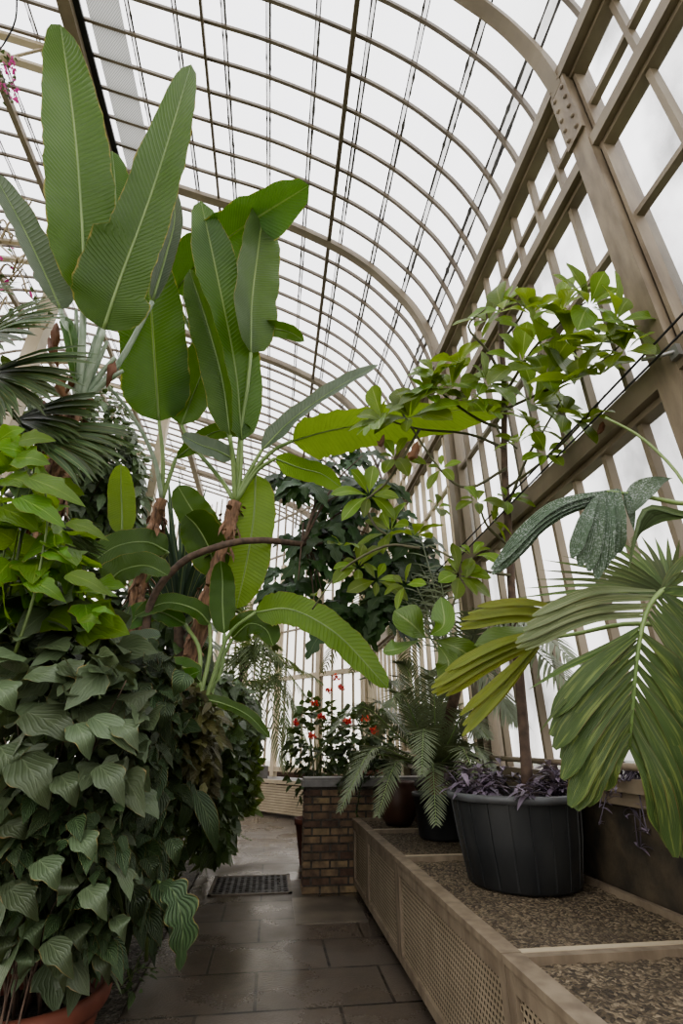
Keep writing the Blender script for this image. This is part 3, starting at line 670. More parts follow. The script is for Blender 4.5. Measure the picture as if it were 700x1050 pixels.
for (x, y, Y, k, l) in ros:
    c = W(x, y, Y, 2.0); L = (1.3 if y < 440 else 1.02)*l/ppm(c)
    m = MB(); rosette(m, c, V((rt.uniform(-.7, .4), rt.uniform(-1.5, -.1), rt.uniform(-.1, .7))), k, L, L*(.48 if y < 440 else .42), rt, droop=.14); m.build('leaf_rosette', MT['fig'], t)
for (x, y, Y, pts) in ((440, 648, 3.5, [((437, 655), (422, 640), (404, 626), 36), ((440, 652), (455, 640), (452, 612), 26), ((435, 655), (410, 665), (392, 668), 22), ((445, 656), (470, 665), (488, 678), 26), ((448, 660), (460, 680), (452, 700), 28)]), (500, 650, 3.4, [((552, 640), (525, 655), (486, 662), 34)])):
    for p in pts: m = MB(); pxleaf(m, [(*q, Y-(.12 if i == 1 else .04*i)) for i, q in enumerate(p[:3])], p[3], prof='obov', fold=.35, rows=12, cols=4, wave=.05, tilt=(rt.uniform(-.6, .6), 0, rt.uniform(.2, 1.))); m.build('large_leaf', MT['figdark'], t)
for p in (((428, 452), (424, 465), (418, 470), 14), ((394, 445), (390, 455), (386, 452), 8), ((618, 432), (616, 440), (612, 446), 8)):
    m = MB(); pxleaf(m, [(*q, 3.9 if p[0][0] < 500 else 2.5) for q in p[:3]], p[3]*.8, prof='lance', wave=.7, curl=1.1, rows=16, cols=8, rag=.15); lab(m.build('dead_leaf', MT['dead'], t), 'brown shrivelled leaf')

# purple trailing plant on the tub soil and over its right rim
def trailing(name, label, cs, mt, n, L, spread, rnd, base, hang=None):
    t = thing(name, label, 'plant', base)
    st = MB(); lf = MB()
    for k in range(n):
        c = V(rnd.choice(cs))+V((rnd.uniform(-spread, spread), rnd.uniform(-spread, spread), 0)); h = rnd.uniform(.08, .26)
        d = V((rnd.uniform(-1, 1), rnd.uniform(-1, 1), 0)).normalized()*rnd.uniform(.02, .16)
        if hang: e = c+V((rnd.uniform(-.1, .28), rnd.uniform(-.3, .1), -rnd.uniform(.05, .4))); mid = c+V((.1, 0, .06))
        else: e = c+d+V((0, 0, h)); mid = c.lerp(e, .5)+V((0, 0, .03))
        C = cat([c, mid, e], 6); st.tube(C, .004, n=5)
        for q in range(2, 7):
            for s in (1, 2):
                a = rnd.uniform(0, 6.3); dd = V((math.cos(a), math.sin(a), rnd.uniform(-.3, .7))).normalized(); l = L*rnd.uniform(.6, 1.2)
                blade(lf, [C[q], C[q]+dd*l*.5, C[q]+dd*l+V((0, 0, -.25*l))], l*.3, V((0, 0, 1))+dd*.1, 'lance', rows=4, cols=2, fold=.35, rnd=rnd)
    st.build('stems', MT['purple'], t); lf.build('foliage', MT[mt], t)
rp = random.Random(21)
cs = [TUB+V((.3*math.cos(a), .3*math.sin(a), .46)) for a in (0, .8, 1.6, 2.4, 3.1, 3.8, 4.6, 5.5)]
trailing('trailing_purple_plant', 'purple leaved plant covering the soil around the trunk in the black tub', cs, 'purple', 46, .15, .08, rp, TUB+V((0, -.1, .46)))
trailing('trailing_purple_plant', 'purple leaved plant trailing down behind the right side of the black tub', [W(608, 800, 9, 2.2), W(622, 795, 9, 2.2), W(640, 800, 9, 2.2)], 'purple', 30, .075, .04, rp, W(622, 797, 9, 2.2), True)

# ================================================================== CYCAD and ferns on the bench
def cycad(name, label, catg, base, top, tips, mt, L=.3, w=.022, n=44, trunk=.11, mbn='frond', ang=62, droop=.3, rad=.014, lift=.25, rnd=R):
    t = thing(name, label, catg, base)
    m = MB(); b = V(base); m.tube(cat([b, b.lerp(V(top), .5), top], 8), [trunk, trunk*1.1, trunk, trunk, trunk*.9, trunk, trunk, trunk*.9, trunk*.5], n=10, jit=.12, rnd=rnd); m.build('trunk', MT['fibre'], t)
    for tip in tips:
        tip = V(tip); h = V(top); d = tip-h; mid = h+V((d.x*.5, d.y*.5, max(d.z, 0)*.62+.18*d.length+ (.12 if d.z < 0 else .06)*d.length))
        m = MB(); rm = MB(); frond(m, [h, h.lerp(mid, .55)+V((0, 0, .05)), mid, mid.lerp(tip, .6)+V((0, 0, .05*d.length)), tip], n, L, w, ang=ang, droop=droop, rad=rad, lift=lift, rnd=rnd, mbr=rm)
        o = m.build(mbn, MT[mt], t); rm.build('midrib', MT['petiole'], o)
    return t
rc = random.Random(31); top = CYP+V((-.02, 0, .62))
t = thing('cycad', 'grey green cycad with stiff feather fronds in a black pot on the bench', 'cycad', CYP+V((0, 0, .34)))
m = MB(); m.tube(cat([CYP+V((0, 0, .34)), top], 8), [.1, .11, .1, .105, .095, .1, .1, .09, .05], n=10, jit=.12, rnd=rc); m.build('trunk', MT['fibre'], t)
spec = []
for q in range(30):
    az = q*2.39996+.3; el = [72, 60, 46, 34, 22, 10][min(5, q//5)]; spec.append((az, el, 1.45+rc.uniform(-.12, .12)))
for az, el in ((-1.9, 2), (-1.45, -2), (-2.4, 4), (-2.9, 8), (-1.0, 0)): spec.append((az, el, 1.1))
for az, el, Lf in spec:
    e = math.radians(el); d = V((math.cos(az)*math.cos(e), math.sin(az)*math.cos(e), math.sin(e)))
    if d.x > 0: Lf = min(Lf, .33/max(.05, d.x*.85)) if d.x > .25 else Lf
    if Lf < .5: Lf = .5; d.x *= .4
    p1 = top+d*.33*Lf+V((0, 0, .03)); p2 = top+d*.68*Lf+V((0, 0, .02)); dr = .2+.3*math.cos(e); p3 = top+d*.98*Lf-V((0, 0, dr*Lf*.75))
    up = (V((0, 0, 1))-d*d.z+V((-d.x, -d.y, 0))*.2).normalized()
    m = MB(); rm = MB(); frond(m, [top, p1, p2, p3], 58, .27, .0165, ang=66, up=up, droop=.15, rad=.012, lift=.08, rnd=rc, mbr=rm)
    o = m.build('frond', MT['cycad'], t); rm.build('midrib', MT['petiole'], o)
# hanging foxtail fern in the brown pot
rf = random.Random(41)
t = thing('foxtail_fern', 'dark drooping fern hanging over the brick wall from the brown clay pot', 'fern', BRP+V((0, 0, .41)))
for tip in [(352, 815, 6.6), (365, 835, 6.5), (350, 790, 6.7), (372, 800, 6.4), (340, 775, 6.8), (345, 805, 6.7), (360, 770, 6.6), (395, 790, 6.3), (380, 770, 6.5)]:
    e = W(*tip); h = BRP+V((0, 0, .4)); d = e-h
    C = cat([h, h+V((d.x*.35, d.y*.3, .28)), h+V((d.x*.8, d.y*.8, .12)), e], 22); m = MB(); m.tube(C, .006, n=5)
    for k in range(2, 23):
        for q in range(16):
            a = rf.uniform(0, 6.3); dd = V((math.cos(a), math.sin(a), rf.uniform(-.7, .3))).normalized()*rf.uniform(.03, .075); c = C[k]+V((0, 0, rf.uniform(-.02, .02)))
            blade(m, [c, c+dd], .012, V((0, 0, 1)), 'lance', rows=2, cols=2, rnd=rf)
    m.build('frond', MT['oak'], t)
# red flowering pelargonium behind the wall
def leafcloud(pts_fn, n, L, wr, mt, prof, rnd, out_c, droop=.5, rows=6, cols=4, fold=.15, wave=.06, up=.5, vary=.35, hang=0., rj=.4):
    mb = MB()
    for k in range(n):
        p = pts_fn(rnd); o = (p-V(out_c)); o.z *= .5
        o = o.normalized() if o.length > .01 else V((0, -1, 0))
        d = (o+V((rnd.uniform(-.7, .7), rnd.uniform(-.7, .7), rnd.uniform(-.5, .5)-hang))).normalized(); l = L*rnd.uniform(1-vary, 1+vary)
        e = p+d*l+V((0, 0, -droop*l*rnd.uniform(.4, 1.4)))
        nn = V((rnd.uniform(-rj, rj), rnd.uniform(-rj, rj), up+rnd.uniform(-rj, rj)*.4))+o*.55
        blade(mb, [p, p.lerp(e, .5)+V((0, 0, .12*l*droop)), e], l*wr, nn, prof, rows=rows, cols=cols, fold=fold, wave=wave, rnd=rnd)
    return mb
def ell(c, r, shell=.5):
    c = V(c)
    def f(rnd):
        while True:
            q = V((rnd.uniform(-1, 1), rnd.uniform(-1, 1), rnd.uniform(-1, 1)))
            if shell < q.length < 1: return c+V((q.x*r[0], q.y*r[1], q.z*r[2]))
    return f
def inpoly(x, y, P):
    c = False
    for (x1, y1), (x2, y2) in zip(P, P[1:]+P[:1]):
        if (y1 > y) != (y2 > y) and x < (x2-x1)*(y-y1)/(y2-y1)+x1: c = not c
    return c
def polyfn(P, ya, yb, xmax=2.1, xmin=None, zmin=.12):
    xs = [p[0] for p in P]; ys = [p[1] for p in P]
    def f(rnd):
        while True:
            x, y = rnd.uniform(min(xs), max(xs)), rnd.uniform(min(ys), max(ys))
            if not inpoly(x, y, P): continue
            q = W(x, y, rnd.uniform(ya, yb), xmax)
            if q.z > zmin and (xmin is None or q.x < xmin): return q
    return f
def stems(base, ends, r0, r1, mtl, t, name='stem', rnd=R, mb=None):
    m = MB()
    for e in ends:
        b = V(base)+V((rnd.uniform(-.06, .06), rnd.uniform(-.06, .06), 0)); e = V(e); mid = b.lerp(e, .5)+V((0, 0, .18*(e-b).length)); C = cat([b, mid, e], 8)
        m.tube(C, [r0+(r1-r0)*i/8 for i in range(9)], n=6)
    return m.build(name, MT[mtl], t)
def flower(mb, c, r, rnd, n=10):
    for k in range(n):
        d = V((rnd.uniform(-1, 1), rnd.uniform(-1, 1), rnd.uniform(-.4, 1))).normalized(); q = V(c)+d*r*.6
        for j in range(3):
            s = V((rnd.uniform(-1, 1), rnd.uniform(-1, 1), rnd.uniform(-1, 1))).normalized()*r*.6; blade(mb, [q, q+s*.5, q+s], r*.5, d, 'obov', rows=3, cols=2, rnd=rnd)
rr_ = random.Random(51)
def pelargonium(label, base, c, r, heads, n=380, L=.12):
    t = thing('pelargonium', label, 'flowering plant', base)
    stems(base, [V(c)+V((rr_.uniform(-.8, .8)*r[0], rr_.uniform(-.8, .8)*r[1], rr_.uniform(-.3, .9)*r[2])) for _ in range(9)], .012, .006, 'stem', t, 'stem', rr_)
    leafcloud(ell(c, r, .3), n, L, 1.0, 'small', 'heart', rr_, c, droop=.3, rows=5).build('foliage', MT['small'], t)
    for h in heads: m = MB(); flower(m, h, .075, rr_); lab(m.build('flower_head', MT['red'], t), 'red flower head')
pelargonium('bushy green pelargonium with red flower heads in the terracotta pot', TRP+V((0, 0, .37)), TRP+V((-.05, .1, .8)), (.55, .45, .5), [W(375, 737, 7.2), W(384, 750, 7.2), W(356, 741, 7.3)])
t2 = rimmed('flower_pot', 'smaller terracotta pot left of the other one behind the brick wall', 'plant pot', V((.75, 8.6, 0)), [(.02, 0), (.22, 0), (.3, .5), (.32, .5), (.32, .58), (.29, .58), (.28, .5), (.02, .5)], 'terracotta', soil=(.28, .51))
pelargonium('taller pelargonium with pale red flower heads left of the terracotta pots', V((.75, 8.6, .51)), V((.75, 8.65, 1.5)), (.5, .45, .85), [W(337, 710, 8.3), W(330, 735, 8.2), W(322, 722, 8.3), W(350, 706, 8.4), W(320, 755, 8.2), W(303, 742, 8.3), W(345, 695, 8.4)], 330)
# ================================================================== BANANAS and relatives (left)
rbn = random.Random(61)
def big(t, mt, pts, w, pet=None, petw=(2.6, 1.9), petm='petiole', nrm=None, tilt=(0, 0, 0), name='leaf', **k):
    m = MB(); k.setdefault('prof', 'banana'); k.setdefault('rows', 26); k.setdefault('cols', 8); k.setdefault('fold', .18); k.setdefault('wave', .06); k.setdefault('wn', 9); k.setdefault('rag', .05)
    P = pxleaf(m, pts, w, nrm=nrm, tilt=tilt, rnd=rbn, **k); o = m.build(name, MT[mt], t)
    # raised midrib on both faces
    C = cat(P, 16); r0 = .2*petw[0]/ppm(P[0])*2.2
    m = MB(); m.tube(C, [r0*(1-.8*i/16) for i in range(17)], n=6); m.build('midrib', MT['petiole'], o)
    if pet: m = MB(); pxtube(m, list(pet)+[pts[0]], petw, n=7, seg=10); m.build('petiole', MT[petm], o)
    return o
def banana_trunk(t, pts, r):
    m = MB(); P = pxtube(m, pts, r, n=14, seg=44, jit=.16, rnd=rbn)
    C = cat(P, 40)
    for q in range(90):
        k = rbn.randrange(2, 39); a = rbn.uniform(0, 6.3); d = V((math.cos(a), math.sin(a), 0)); p = C[k]+d*(r[0]/ppm(C[k])*.85); e = p+d*rbn.uniform(.03, .1)+V((0, 0, rbn.uniform(-.28, .1)))
        blade(m, [p, p.lerp(e, .5)+d*.02, e], rbn.uniform(.04, .09), d, 'lance', rows=4, cols=2, curl=.5, rnd=rbn)
    o = m.build('trunk', MT['fibre'], t)

# --- banana B, the right one with the leaning brown trunk
tB = thing('banana_plant', 'tall banana plant with a leaning shaggy brown trunk nearest the path', 'banana plant', WZ(150, 830, .015) if False else V((-1.25, 5.75, .015)), 'banana plants')
banana_trunk(tB, [(168, 775, 5.75), (188, 700, 5.7), (212, 620, 5.6), (232, 550, 5.5), (241, 515, 5.45)], (10.5, 6.5))
cB = (241, 515, 5.45)
big(tB, 'banana', [(248, 452, 5.3), (240, 370, 5.1), (222, 280, 4.8), (206, 206, 4.55)], 52, [cB, (246, 490, 5.4)], prof='paddle', tilt=(.3, 0, .2))
big(tB, 'banana', [(257, 362, 5.05), (258, 310, 5.0), (264, 260, 4.95), (271, 208, 4.9)], 52, [cB, (247, 440, 5.3), (253, 400, 5.15)], prof='paddle', tilt=(.5, 0, 0), fold=.3)
big(tB, 'banana', [(178, 300, 5.3), (205, 268, 5.1), (250, 232, 4.9), (317, 190, 4.6)], 56, [cB, (238, 460, 5.4), (215, 380, 5.4), (186, 320, 5.3)], tilt=(.1, 0, -.5), fold=.5, rag=.09)
lab(big(tB, 'banana', [(236, 446, 5.1), (228, 390, 4.9), (212, 330, 4.7), (194, 276, 4.5)], 34, [cB, (239, 480, 5.3)], prof='paddle', fold=.6, tilt=(-.7, 0, 0)), 'dark leaf still half rolled')
big(tB, 'banana', [(186, 436, 5.5), (200, 400, 5.5), (214, 365, 5.4), (222, 335, 5.3)], 46, [cB, (225, 490, 5.5), (196, 455, 5.5)], prof='paddle', tilt=(-.3, 0, .2))
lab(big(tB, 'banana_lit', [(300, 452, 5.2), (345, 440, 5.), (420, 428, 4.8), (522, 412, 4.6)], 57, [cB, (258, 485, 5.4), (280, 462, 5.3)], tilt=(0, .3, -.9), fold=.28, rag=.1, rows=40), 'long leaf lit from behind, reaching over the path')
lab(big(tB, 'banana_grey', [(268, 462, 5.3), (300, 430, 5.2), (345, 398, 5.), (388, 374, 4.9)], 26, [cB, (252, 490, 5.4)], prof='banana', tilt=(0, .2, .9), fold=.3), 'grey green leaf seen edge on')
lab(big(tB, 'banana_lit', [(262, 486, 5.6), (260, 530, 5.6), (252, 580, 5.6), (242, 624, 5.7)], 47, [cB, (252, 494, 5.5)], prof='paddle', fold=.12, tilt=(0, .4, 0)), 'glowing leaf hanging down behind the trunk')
big(tB, 'banana', [(262, 338, 5.3), (280, 337, 5.2), (298, 341, 5.2), (312, 350, 5.1)], 17, [cB, (248, 450, 5.4), (254, 380, 5.3)], fold=.5)
big(tB, 'banana', [(224, 560, 5.6), (208, 540, 5.5), (195, 520, 5.4), (182, 498, 5.3)], 36, [(228, 575, 5.6)], prof='paddle', tilt=(0, 0, .3))
big(tB, 'banana', [(222, 590, 5.6), (214, 562, 5.5), (202, 540, 5.4), (190, 528, 5.3)], 42, [(224, 610, 5.6)], prof='paddle', tilt=(-.3, 0, .2))
big(tB, 'banana_lit', [(282, 470, 5.3), (308, 480, 5.2), (330, 486, 5.1), (350, 500, 5.)], 26, [cB, (262, 484, 5.4)], tilt=(0, .2, -.3))
big(tB, 'banana_grey', [(238, 470, 5.3), (222, 462, 5.2), (205, 456, 5.1), (186, 446, 5.0)], 24, [cB, (243, 488, 5.4)], tilt=(0, .2, .5))
# --- banana A, left of it
tA = thing('banana_plant', 'second banana plant further left, its thinner brown trunk half hidden by leaves', 'banana plant', V((-1.75, 6.1, .015)), 'banana plants')
banana_trunk(tA, [(122, 760, 6.1), (136, 650, 6.0), (143, 600, 5.9), (155, 550, 5.8), (166, 512, 5.7)], (9, 5.5))
cA = (166, 512, 5.7)
big(tA, 'banana', [(163, 432, 5.5), (160, 390, 5.3), (155, 320, 5.0), (148, 240, 4.7)], 66, [cA, (167, 470, 5.6)], prof='paddle', tilt=(0, 0, .1))
m = MB(); pxtube(m, [cA, (158, 470, 5.5), (135, 425, 5.2), (104, 388, 4.9)], (2.6, 1.6), n=7, seg=12); m.build('stalk', MT['silverpet'], tA)
big(tA, 'banana', [(150, 530, 5.6), (145, 480, 5.6), (128, 440, 5.5), (105, 400, 5.4)], 16, [cA], fold=.7, mt_=None) if False else None
big(tA, 'banana', [(180, 470, 5.6), (215, 445, 5.5), (240, 440, 5.4), (258, 440, 5.3)], 18, [cA], fold=.4)
big(tA, 'banana', [(172, 566, 5.7), (150, 556, 5.6), (120, 560, 5.5), (92, 578, 5.4)], 34, [(146, 600, 5.9), (165, 575, 5.8)], tilt=(0, 0, .6), prof='banana')
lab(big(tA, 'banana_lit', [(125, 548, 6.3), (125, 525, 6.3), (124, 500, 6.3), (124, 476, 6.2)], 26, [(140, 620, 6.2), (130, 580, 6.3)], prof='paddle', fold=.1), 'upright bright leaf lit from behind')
# --- young bananas near the ground
tC = thing('young_banana', 'low young banana plant under the leaning trunk with leaves arching towards the path', 'banana plant', V((-.98, 5.1, .015)))
bC = (205, 720, 5.1)
big(tC, 'banana', [(238, 655, 5.3), (255, 640, 5.2), (272, 645, 5.1), (280, 662, 5.)], 30, [(212, 740, 5.2), (222, 690, 5.3)], tilt=(.2, 0, .3))
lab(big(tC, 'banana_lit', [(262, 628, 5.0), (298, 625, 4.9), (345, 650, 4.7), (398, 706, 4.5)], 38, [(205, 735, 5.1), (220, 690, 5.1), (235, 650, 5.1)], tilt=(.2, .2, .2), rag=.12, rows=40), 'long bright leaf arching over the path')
big(tC, 'banana', [(190, 640, 5.4), (165, 628, 5.3), (145, 630, 5.2), (128, 645, 5.1)], 30, [(200, 730, 5.2), (205, 670, 5.3)], tilt=(0, 0, .7))
big(tC, 'banana', [(215, 640, 5.4), (200, 625, 5.3), (170, 618, 5.2), (138, 632, 5.1)], 26, [(204, 720, 5.2), (215, 670, 5.3)], tilt=(0, 0, .8))
big(tC, 'banana', [(230, 650, 5.3), (228, 620, 5.3), (228, 595, 5.3), (226, 575, 5.2)], 26, [(206, 720, 5.2), (226, 690, 5.3)], prof='paddle')
big(tC, 'banana', [(205, 700, 4.9), (190, 685, 4.8), (165, 686, 4.7), (138, 705, 4.6)], 26, [(203, 730, 5.0)], tilt=(0, 0, .8))
big(tC, 'banana', [(205, 716, 4.9), (230, 722, 4.9), (255, 734, 4.8), (277, 757, 4.8)], 16, [(203, 740, 4.9)], (2, 1.2), tilt=(.2, 0, .8))
big(tC, 'banana', [(200, 728, 4.9), (180, 722, 4.8), (158, 726, 4.7), (135, 742, 4.6)], 15, [(203, 740, 4.9)], (2, 1.2), tilt=(.2, 0, .8))
tD = thing('young_banana', 'small broad-leaved banana plant low on the left with a pale upright leaf', 'banana plant', V((-1.6, 4.75, .015)))
lab(big(tD, 'banana_grey', [(112, 668, 4.6), (118, 650, 4.55), (128, 635, 4.5), (134, 620, 4.45)], 20, [(108, 760, 4.7), (108, 700, 4.65)], prof='lance', fold=.1), 'pale grey green upright leaf')
big(tD, 'banana_grey', [(96, 690, 4.6), (118, 668, 4.5), (140, 658, 4.4), (165, 652, 4.3)], 30, [(106, 760, 4.7), (98, 710, 4.65)], tilt=(0, 0, .6))
big(tD, 'banana', [(120, 690, 4.6), (150, 700, 4.5), (175, 700, 4.4), (205, 688, 4.3)], 26, [(108, 760, 4.7), (112, 715, 4.65)], tilt=(0, 0, .5))
big(tD, 'banana', [(108, 600, 4.8), (125, 585, 4.8), (150, 580, 4.8), (172, 590, 4.7)], 34, [(106, 740, 4.7), (100, 650, 4.8)], tilt=(0, 0, .6))

# --- giant bird-of-paradise with silvery stalks (upper left)
tS = thing('giant_bird_of_paradise', 'towering plant with silvery stalks and the two tallest paddle leaves, upper left', 'bird of paradise plant', V((-2.35, 4.6, .015)))
banana_trunk(tS, [(45, 560, 4.6), (58, 490, 4.5), (68, 440, 4.4), (78, 415, 4.35)], (13, 9))
cS = (80, 415, 4.35)
big(tS, 'banana', [(86, 305, 3.9), (84, 230, 3.65), (76, 130, 3.4), (62, 25, 3.2)], 64, [cS, (84, 360, 4.1)], (5, 3), 'silverpet', prof='paddle', tilt=(.2, 0, 0), rows=34)
big(tS, 'banana', [(106, 338, 4.0), (122, 290, 3.8), (158, 190, 3.5), (196, 66, 3.3)], 74, [cS, (92, 380, 4.2)], (5, 3), 'silverpet', prof='paddle', tilt=(-.2, 0, 0), rows=40, asym=lambda q, u: (1.0 if q < .5 else .66) if u < 0 else (.95 if q < .28 else .72))
big(tS, 'banana', [(116, 260, 4.1), (118, 225, 4.05), (118, 190, 4.0), (115, 155, 3.95)], 32, [cS, (105, 330, 4.2)], (4, 2.5), 'silverpet', prof='paddle')
lab(big(tS, 'banana_grey', [(62, 318, 4.2), (48, 285, 4.1), (22, 230, 3.9), (-8, 175, 3.7)], 40, [cS, (72, 360, 4.25)], (4, 2.5), 'silverpet', tilt=(.6, 0, .3), fold=.35, rag=.08), 'grey leaf leaning to the left')
lab(big(tS, 'banana_grey', [(156, 310, 4.7), (170, 262, 4.6), (179, 225, 4.5), (176, 190, 4.4)], 17, [cS, (120, 375, 4.6)], (4, 2.5), 'silverpet', prof='paddle', fold=.5), 'pale underside of a leaf behind the others')
big(tS, 'banana', [(66, 325, 4.3), (72, 345, 4.2), (76, 370, 4.2), (78, 392, 4.2)], 14, [cS], (3, 2.5), 'silverpet', fold=.7)
for px in ((68, 330), (78, 318), (110, 350), (118, 366), (98, 345), (126, 380)):
    m = MB(); pxtube(m, [cS, ((cS[0]+px[0])/2+(px[0]-cS[0])*.06, (cS[1]+px[1])/2-4, 4.3), (*px, 4.2)], (4.5, 1.8), n=7, seg=8); m.build('stalk', MT['silverpet'], tS)

# ================================================================== FAN PALMS (left edge)
rfp = random.Random(71)
def fan(mb, c, d, up, n, L, w, spread, rnd, droop=.06):
    d = V(d).normalized(); s = d.cross(V(up)).normalized(); u = s.cross(d)
    for k in range(n):
        a = math.radians(spread)*(k/(n-1)-.5); dd = (d*math.cos(a)+s*math.sin(a)+u*rnd.uniform(-.05, .05)).normalized(); l = L*rnd.uniform(.85, 1.05)*(1-.15*abs(k/(n-1)-.5))
        blade(mb, [c, c+dd*l*.5+u*.04*l, c+dd*l*.8, c+dd*l+V((0, 0, -droop*l))], w, u, 'lance', rows=8, cols=2, fold=.35, rnd=rnd)
def fanpalm(label, trunk, fans, base, mtk='bark', tr=(10, 8)):
    t = thing('fan_palm', label, 'palm', base); m = MB(); pxtube(m, trunk, tr, n=12, seg=20, jit=.15, rnd=rfp); m.build('trunk', MT[mtk], t)
    for (hx, hy, hY, tx, ty, tY, n, Lpx, spread) in fans:
        h = W(hx, hy, hY); e = W(tx, ty, tY); d = (e-h)
        o = None; m = MB(); fan(m, h, d, (-.25, -.9, .3), n, Lpx/ppm(h), .055*Lpx/ppm(h)*1.1, spread, rfp); o = m.build('fan_leaf', MT['fan'], t)
        m = MB(); m.tube(cat([W(*trunk[-1]), W(*trunk[-1]).lerp(h, .5)+V((0, 0, .1)), h], 8), .014, n=6); m.build('stalk', MT['stem'], o)
fanpalm('fan palm at the left edge with spiky pleated leaves spreading above the bright shrub', [(-30, 640, 4.3), (-25, 540, 4.2), (-20, 450, 4.1), (-15, 410, 4.0)],
   [(-25, 350, 3.8, 40, 330, 3.5, 30, 105, 130), (-20, 385, 3.9, 60, 395, 3.6, 30, 125, 80), (15, 430, 4.1, 75, 425, 3.9, 26, 105, 70), (28, 445, 4.0, 110, 460, 3.8, 28, 120, 50), (-20, 300, 3.8, 20, 300, 3.6, 14, 45, 100), (60, 420, 4.5, 100, 418, 4.4, 12, 45, 60), (-30, 420, 3.8, 25, 450, 3.5, 18, 60, 80), (50, 540, 4.4, 105, 560, 4.2, 16, 70, 50), (60, 560, 4.5, 110, 590, 4.3, 14, 60, 60)], V((-2.55, 4.3, .015)))
# dead brown leaves caught in the palm crown
t = thing('dead_palm_leaf', 'brown dead leaves caught at the foot of the silvery stalks', 'leaf', W(62, 385, 4.3))
for (x, y) in ((58, 330), (50, 345), (70, 385), (62, 398), (45, 410), (115, 365), (78, 372)):
    m = MB(); pxleaf(m, [(x, y, 4.3), (x+rfp.uniform(-9, 9), y+14, 4.2), (x+rfp.uniform(-14, 14), y+34, 4.3)], 9, prof='lance', curl=.8, wave=.5, rows=14, rnd=rfp); m.build('leaflet', MT['dead'], t)

# ================================================================== STRAP PLANT between the banana trunks
rs = random.Random(81)
t = thing('screw_pine', 'plant with long narrow sword leaves between the two banana trunks', 'screw pine', V((-1.75, 7.0, .015)))
m = MB(); pxtube(m, [(185, 760, 7.0), (186, 690, 7.0), (184, 640, 7.0)], (8, 6), n=10, jit=.1, rnd=rs); m.build('trunk', MT['bark'], t)
for k in range(34):
    a = rs.uniform(-1.25, 1.25); l = rs.uniform(90, 160); x0, y0 = 184+rs.uniform(-4, 4), 640+rs.uniform(-10, 10)
    ex, ey = x0+math.sin(a)*l*.62, y0-math.cos(a)*l; Y = 7.0+rs.uniform(-.5, .5)
    m = MB(); pxleaf(m, [(x0, y0, 7.0), ((x0*.5+ex*.5), (y0*.45+ey*.55)-8, 7.0*.5+Y*.5), (ex, ey+abs(a)*25, Y)], 6.5, prof='strap', rows=8, cols=2, fold=.3, rnd=rs); m.build('leaf', MT['strap'], t)

# ================================================================== DARK LOBED TREE in the middle, on a curved branch
rk = random.Random(91)
t = thing('lobed_leaf_tree', 'dark tree with drooping lobed leaves in the middle, hanging from one long curved bare branch', 'tree', V((-1.25, 5.15, .015)))
m = MB(); pxtube(m, [(138, 770, 5.15), (145, 690, 5.15), (155, 618, 5.15), (185, 578, 5.1), (225, 560, 5.1), (265, 554, 5.4), (312, 558, 5.9)], (4.6, 3.), n=9, seg=40, jit=.08, rnd=rk); m.build('trunk', MT['bark'], t)
OP = [(300, 470), (345, 455), (385, 462), (400, 500), (415, 540), (440, 560), (425, 600), (400, 640), (370, 640), (345, 660), (325, 640), (310, 610), (285, 600), (272, 580), (290, 555), (300, 530), (285, 500)]
of = polyfn(OP, 5.7, 6.9)
ends = []
for k in range(16):
    e = of(rk); ends.append(e); m = MB(); h = W(310, 558, 5.9); m.tube(cat([h, h.lerp(e, .5)+V((0, 0, .2)), e], 10), [.02-.0014*i for i in range(11)], n=6); m.build('branch', MT['bark'], t)
for k in range(78):
    c = of(rk); m = MB()
    for q in range(rk.randint(6, 9)):
        a = rk.uniform(0, 6.3); d = V((math.cos(a), math.sin(a)*.45-.1, rk.uniform(-.7, .3))); l = rk.uniform(.26, .44)
        blade(m, [c, c+d*l*.5+V((0, 0, .02)), c+d*l+V((0, 0, -.4*l))], l*.56, V((rk.uniform(-.4, .4), -.9, .55))+d*.25, 'oak', rows=22, cols=4, fold=.12, wave=.08, rnd=rk)
    m.build('leaf_spray', MT['oak'], t)

# ================================================================== LEFT-HAND SHRUBS
rsb = random.Random(101)
def shrub(name, label, base, poly, ya, yb, n, Lpx, wr, mt, prof, xmin=-.72, st=14, stm='stem', droop=.6, rows=7, cols=4, r0=.016, extra=None, hang=.2, fold=.14, **k):
    t = thing(name, label, 'shrub', base)
    f = polyfn(poly, ya, yb, xmin=xmin)
    cx = sum(p[0] for p in poly)/len(poly); cyy = sum(p[1] for p in poly)/len(poly); oc = W(cx, cyy, yb+.6)-V((.3, 0, .2))
    Lm = Lpx/ppm(W(cx, cyy, (ya+yb)/2))
    leafcloud(f, n, Lm, wr, mt, prof, rsb, oc, droop=droop, rows=rows, cols=cols, fold=fold, hang=hang, **k).build('foliage', MT[mt], t)
    ee = [f(rsb) for _ in range(st)]
    for e in ee:
        m = MB(); b = V(base)+V((rsb.uniform(-.1, .1), rsb.uniform(-.1, .1), 0)); mid = b.lerp(e, .55)+V((-.08, .05, .2)); C = cat([b, mid, e], 10); m.tube(C, [r0*(1-.07*i) for i in range(11)], n=6); m.build('stem', MT[stm], t)
    return t
# big dull lobed leaves in the terracotta pot
t = shrub('lobed_leaf_shrub', 'dull green shrub with big lobed leaves growing from the large terracotta pot', LP+V((0, 0, .3)),
  [(-20, 640), (70, 655), (120, 680), (160, 720), (145, 770), (150, 830), (130, 880), (115, 930), (112, 960), (95, 985), (60, 985), (-20, 960)], 3.1, 3.9, 520, 29, .95, 'maple', 'maple', st=16, rows=11, droop=.45, rj=1.1, vary=.55, stm='bark', r0=.01)
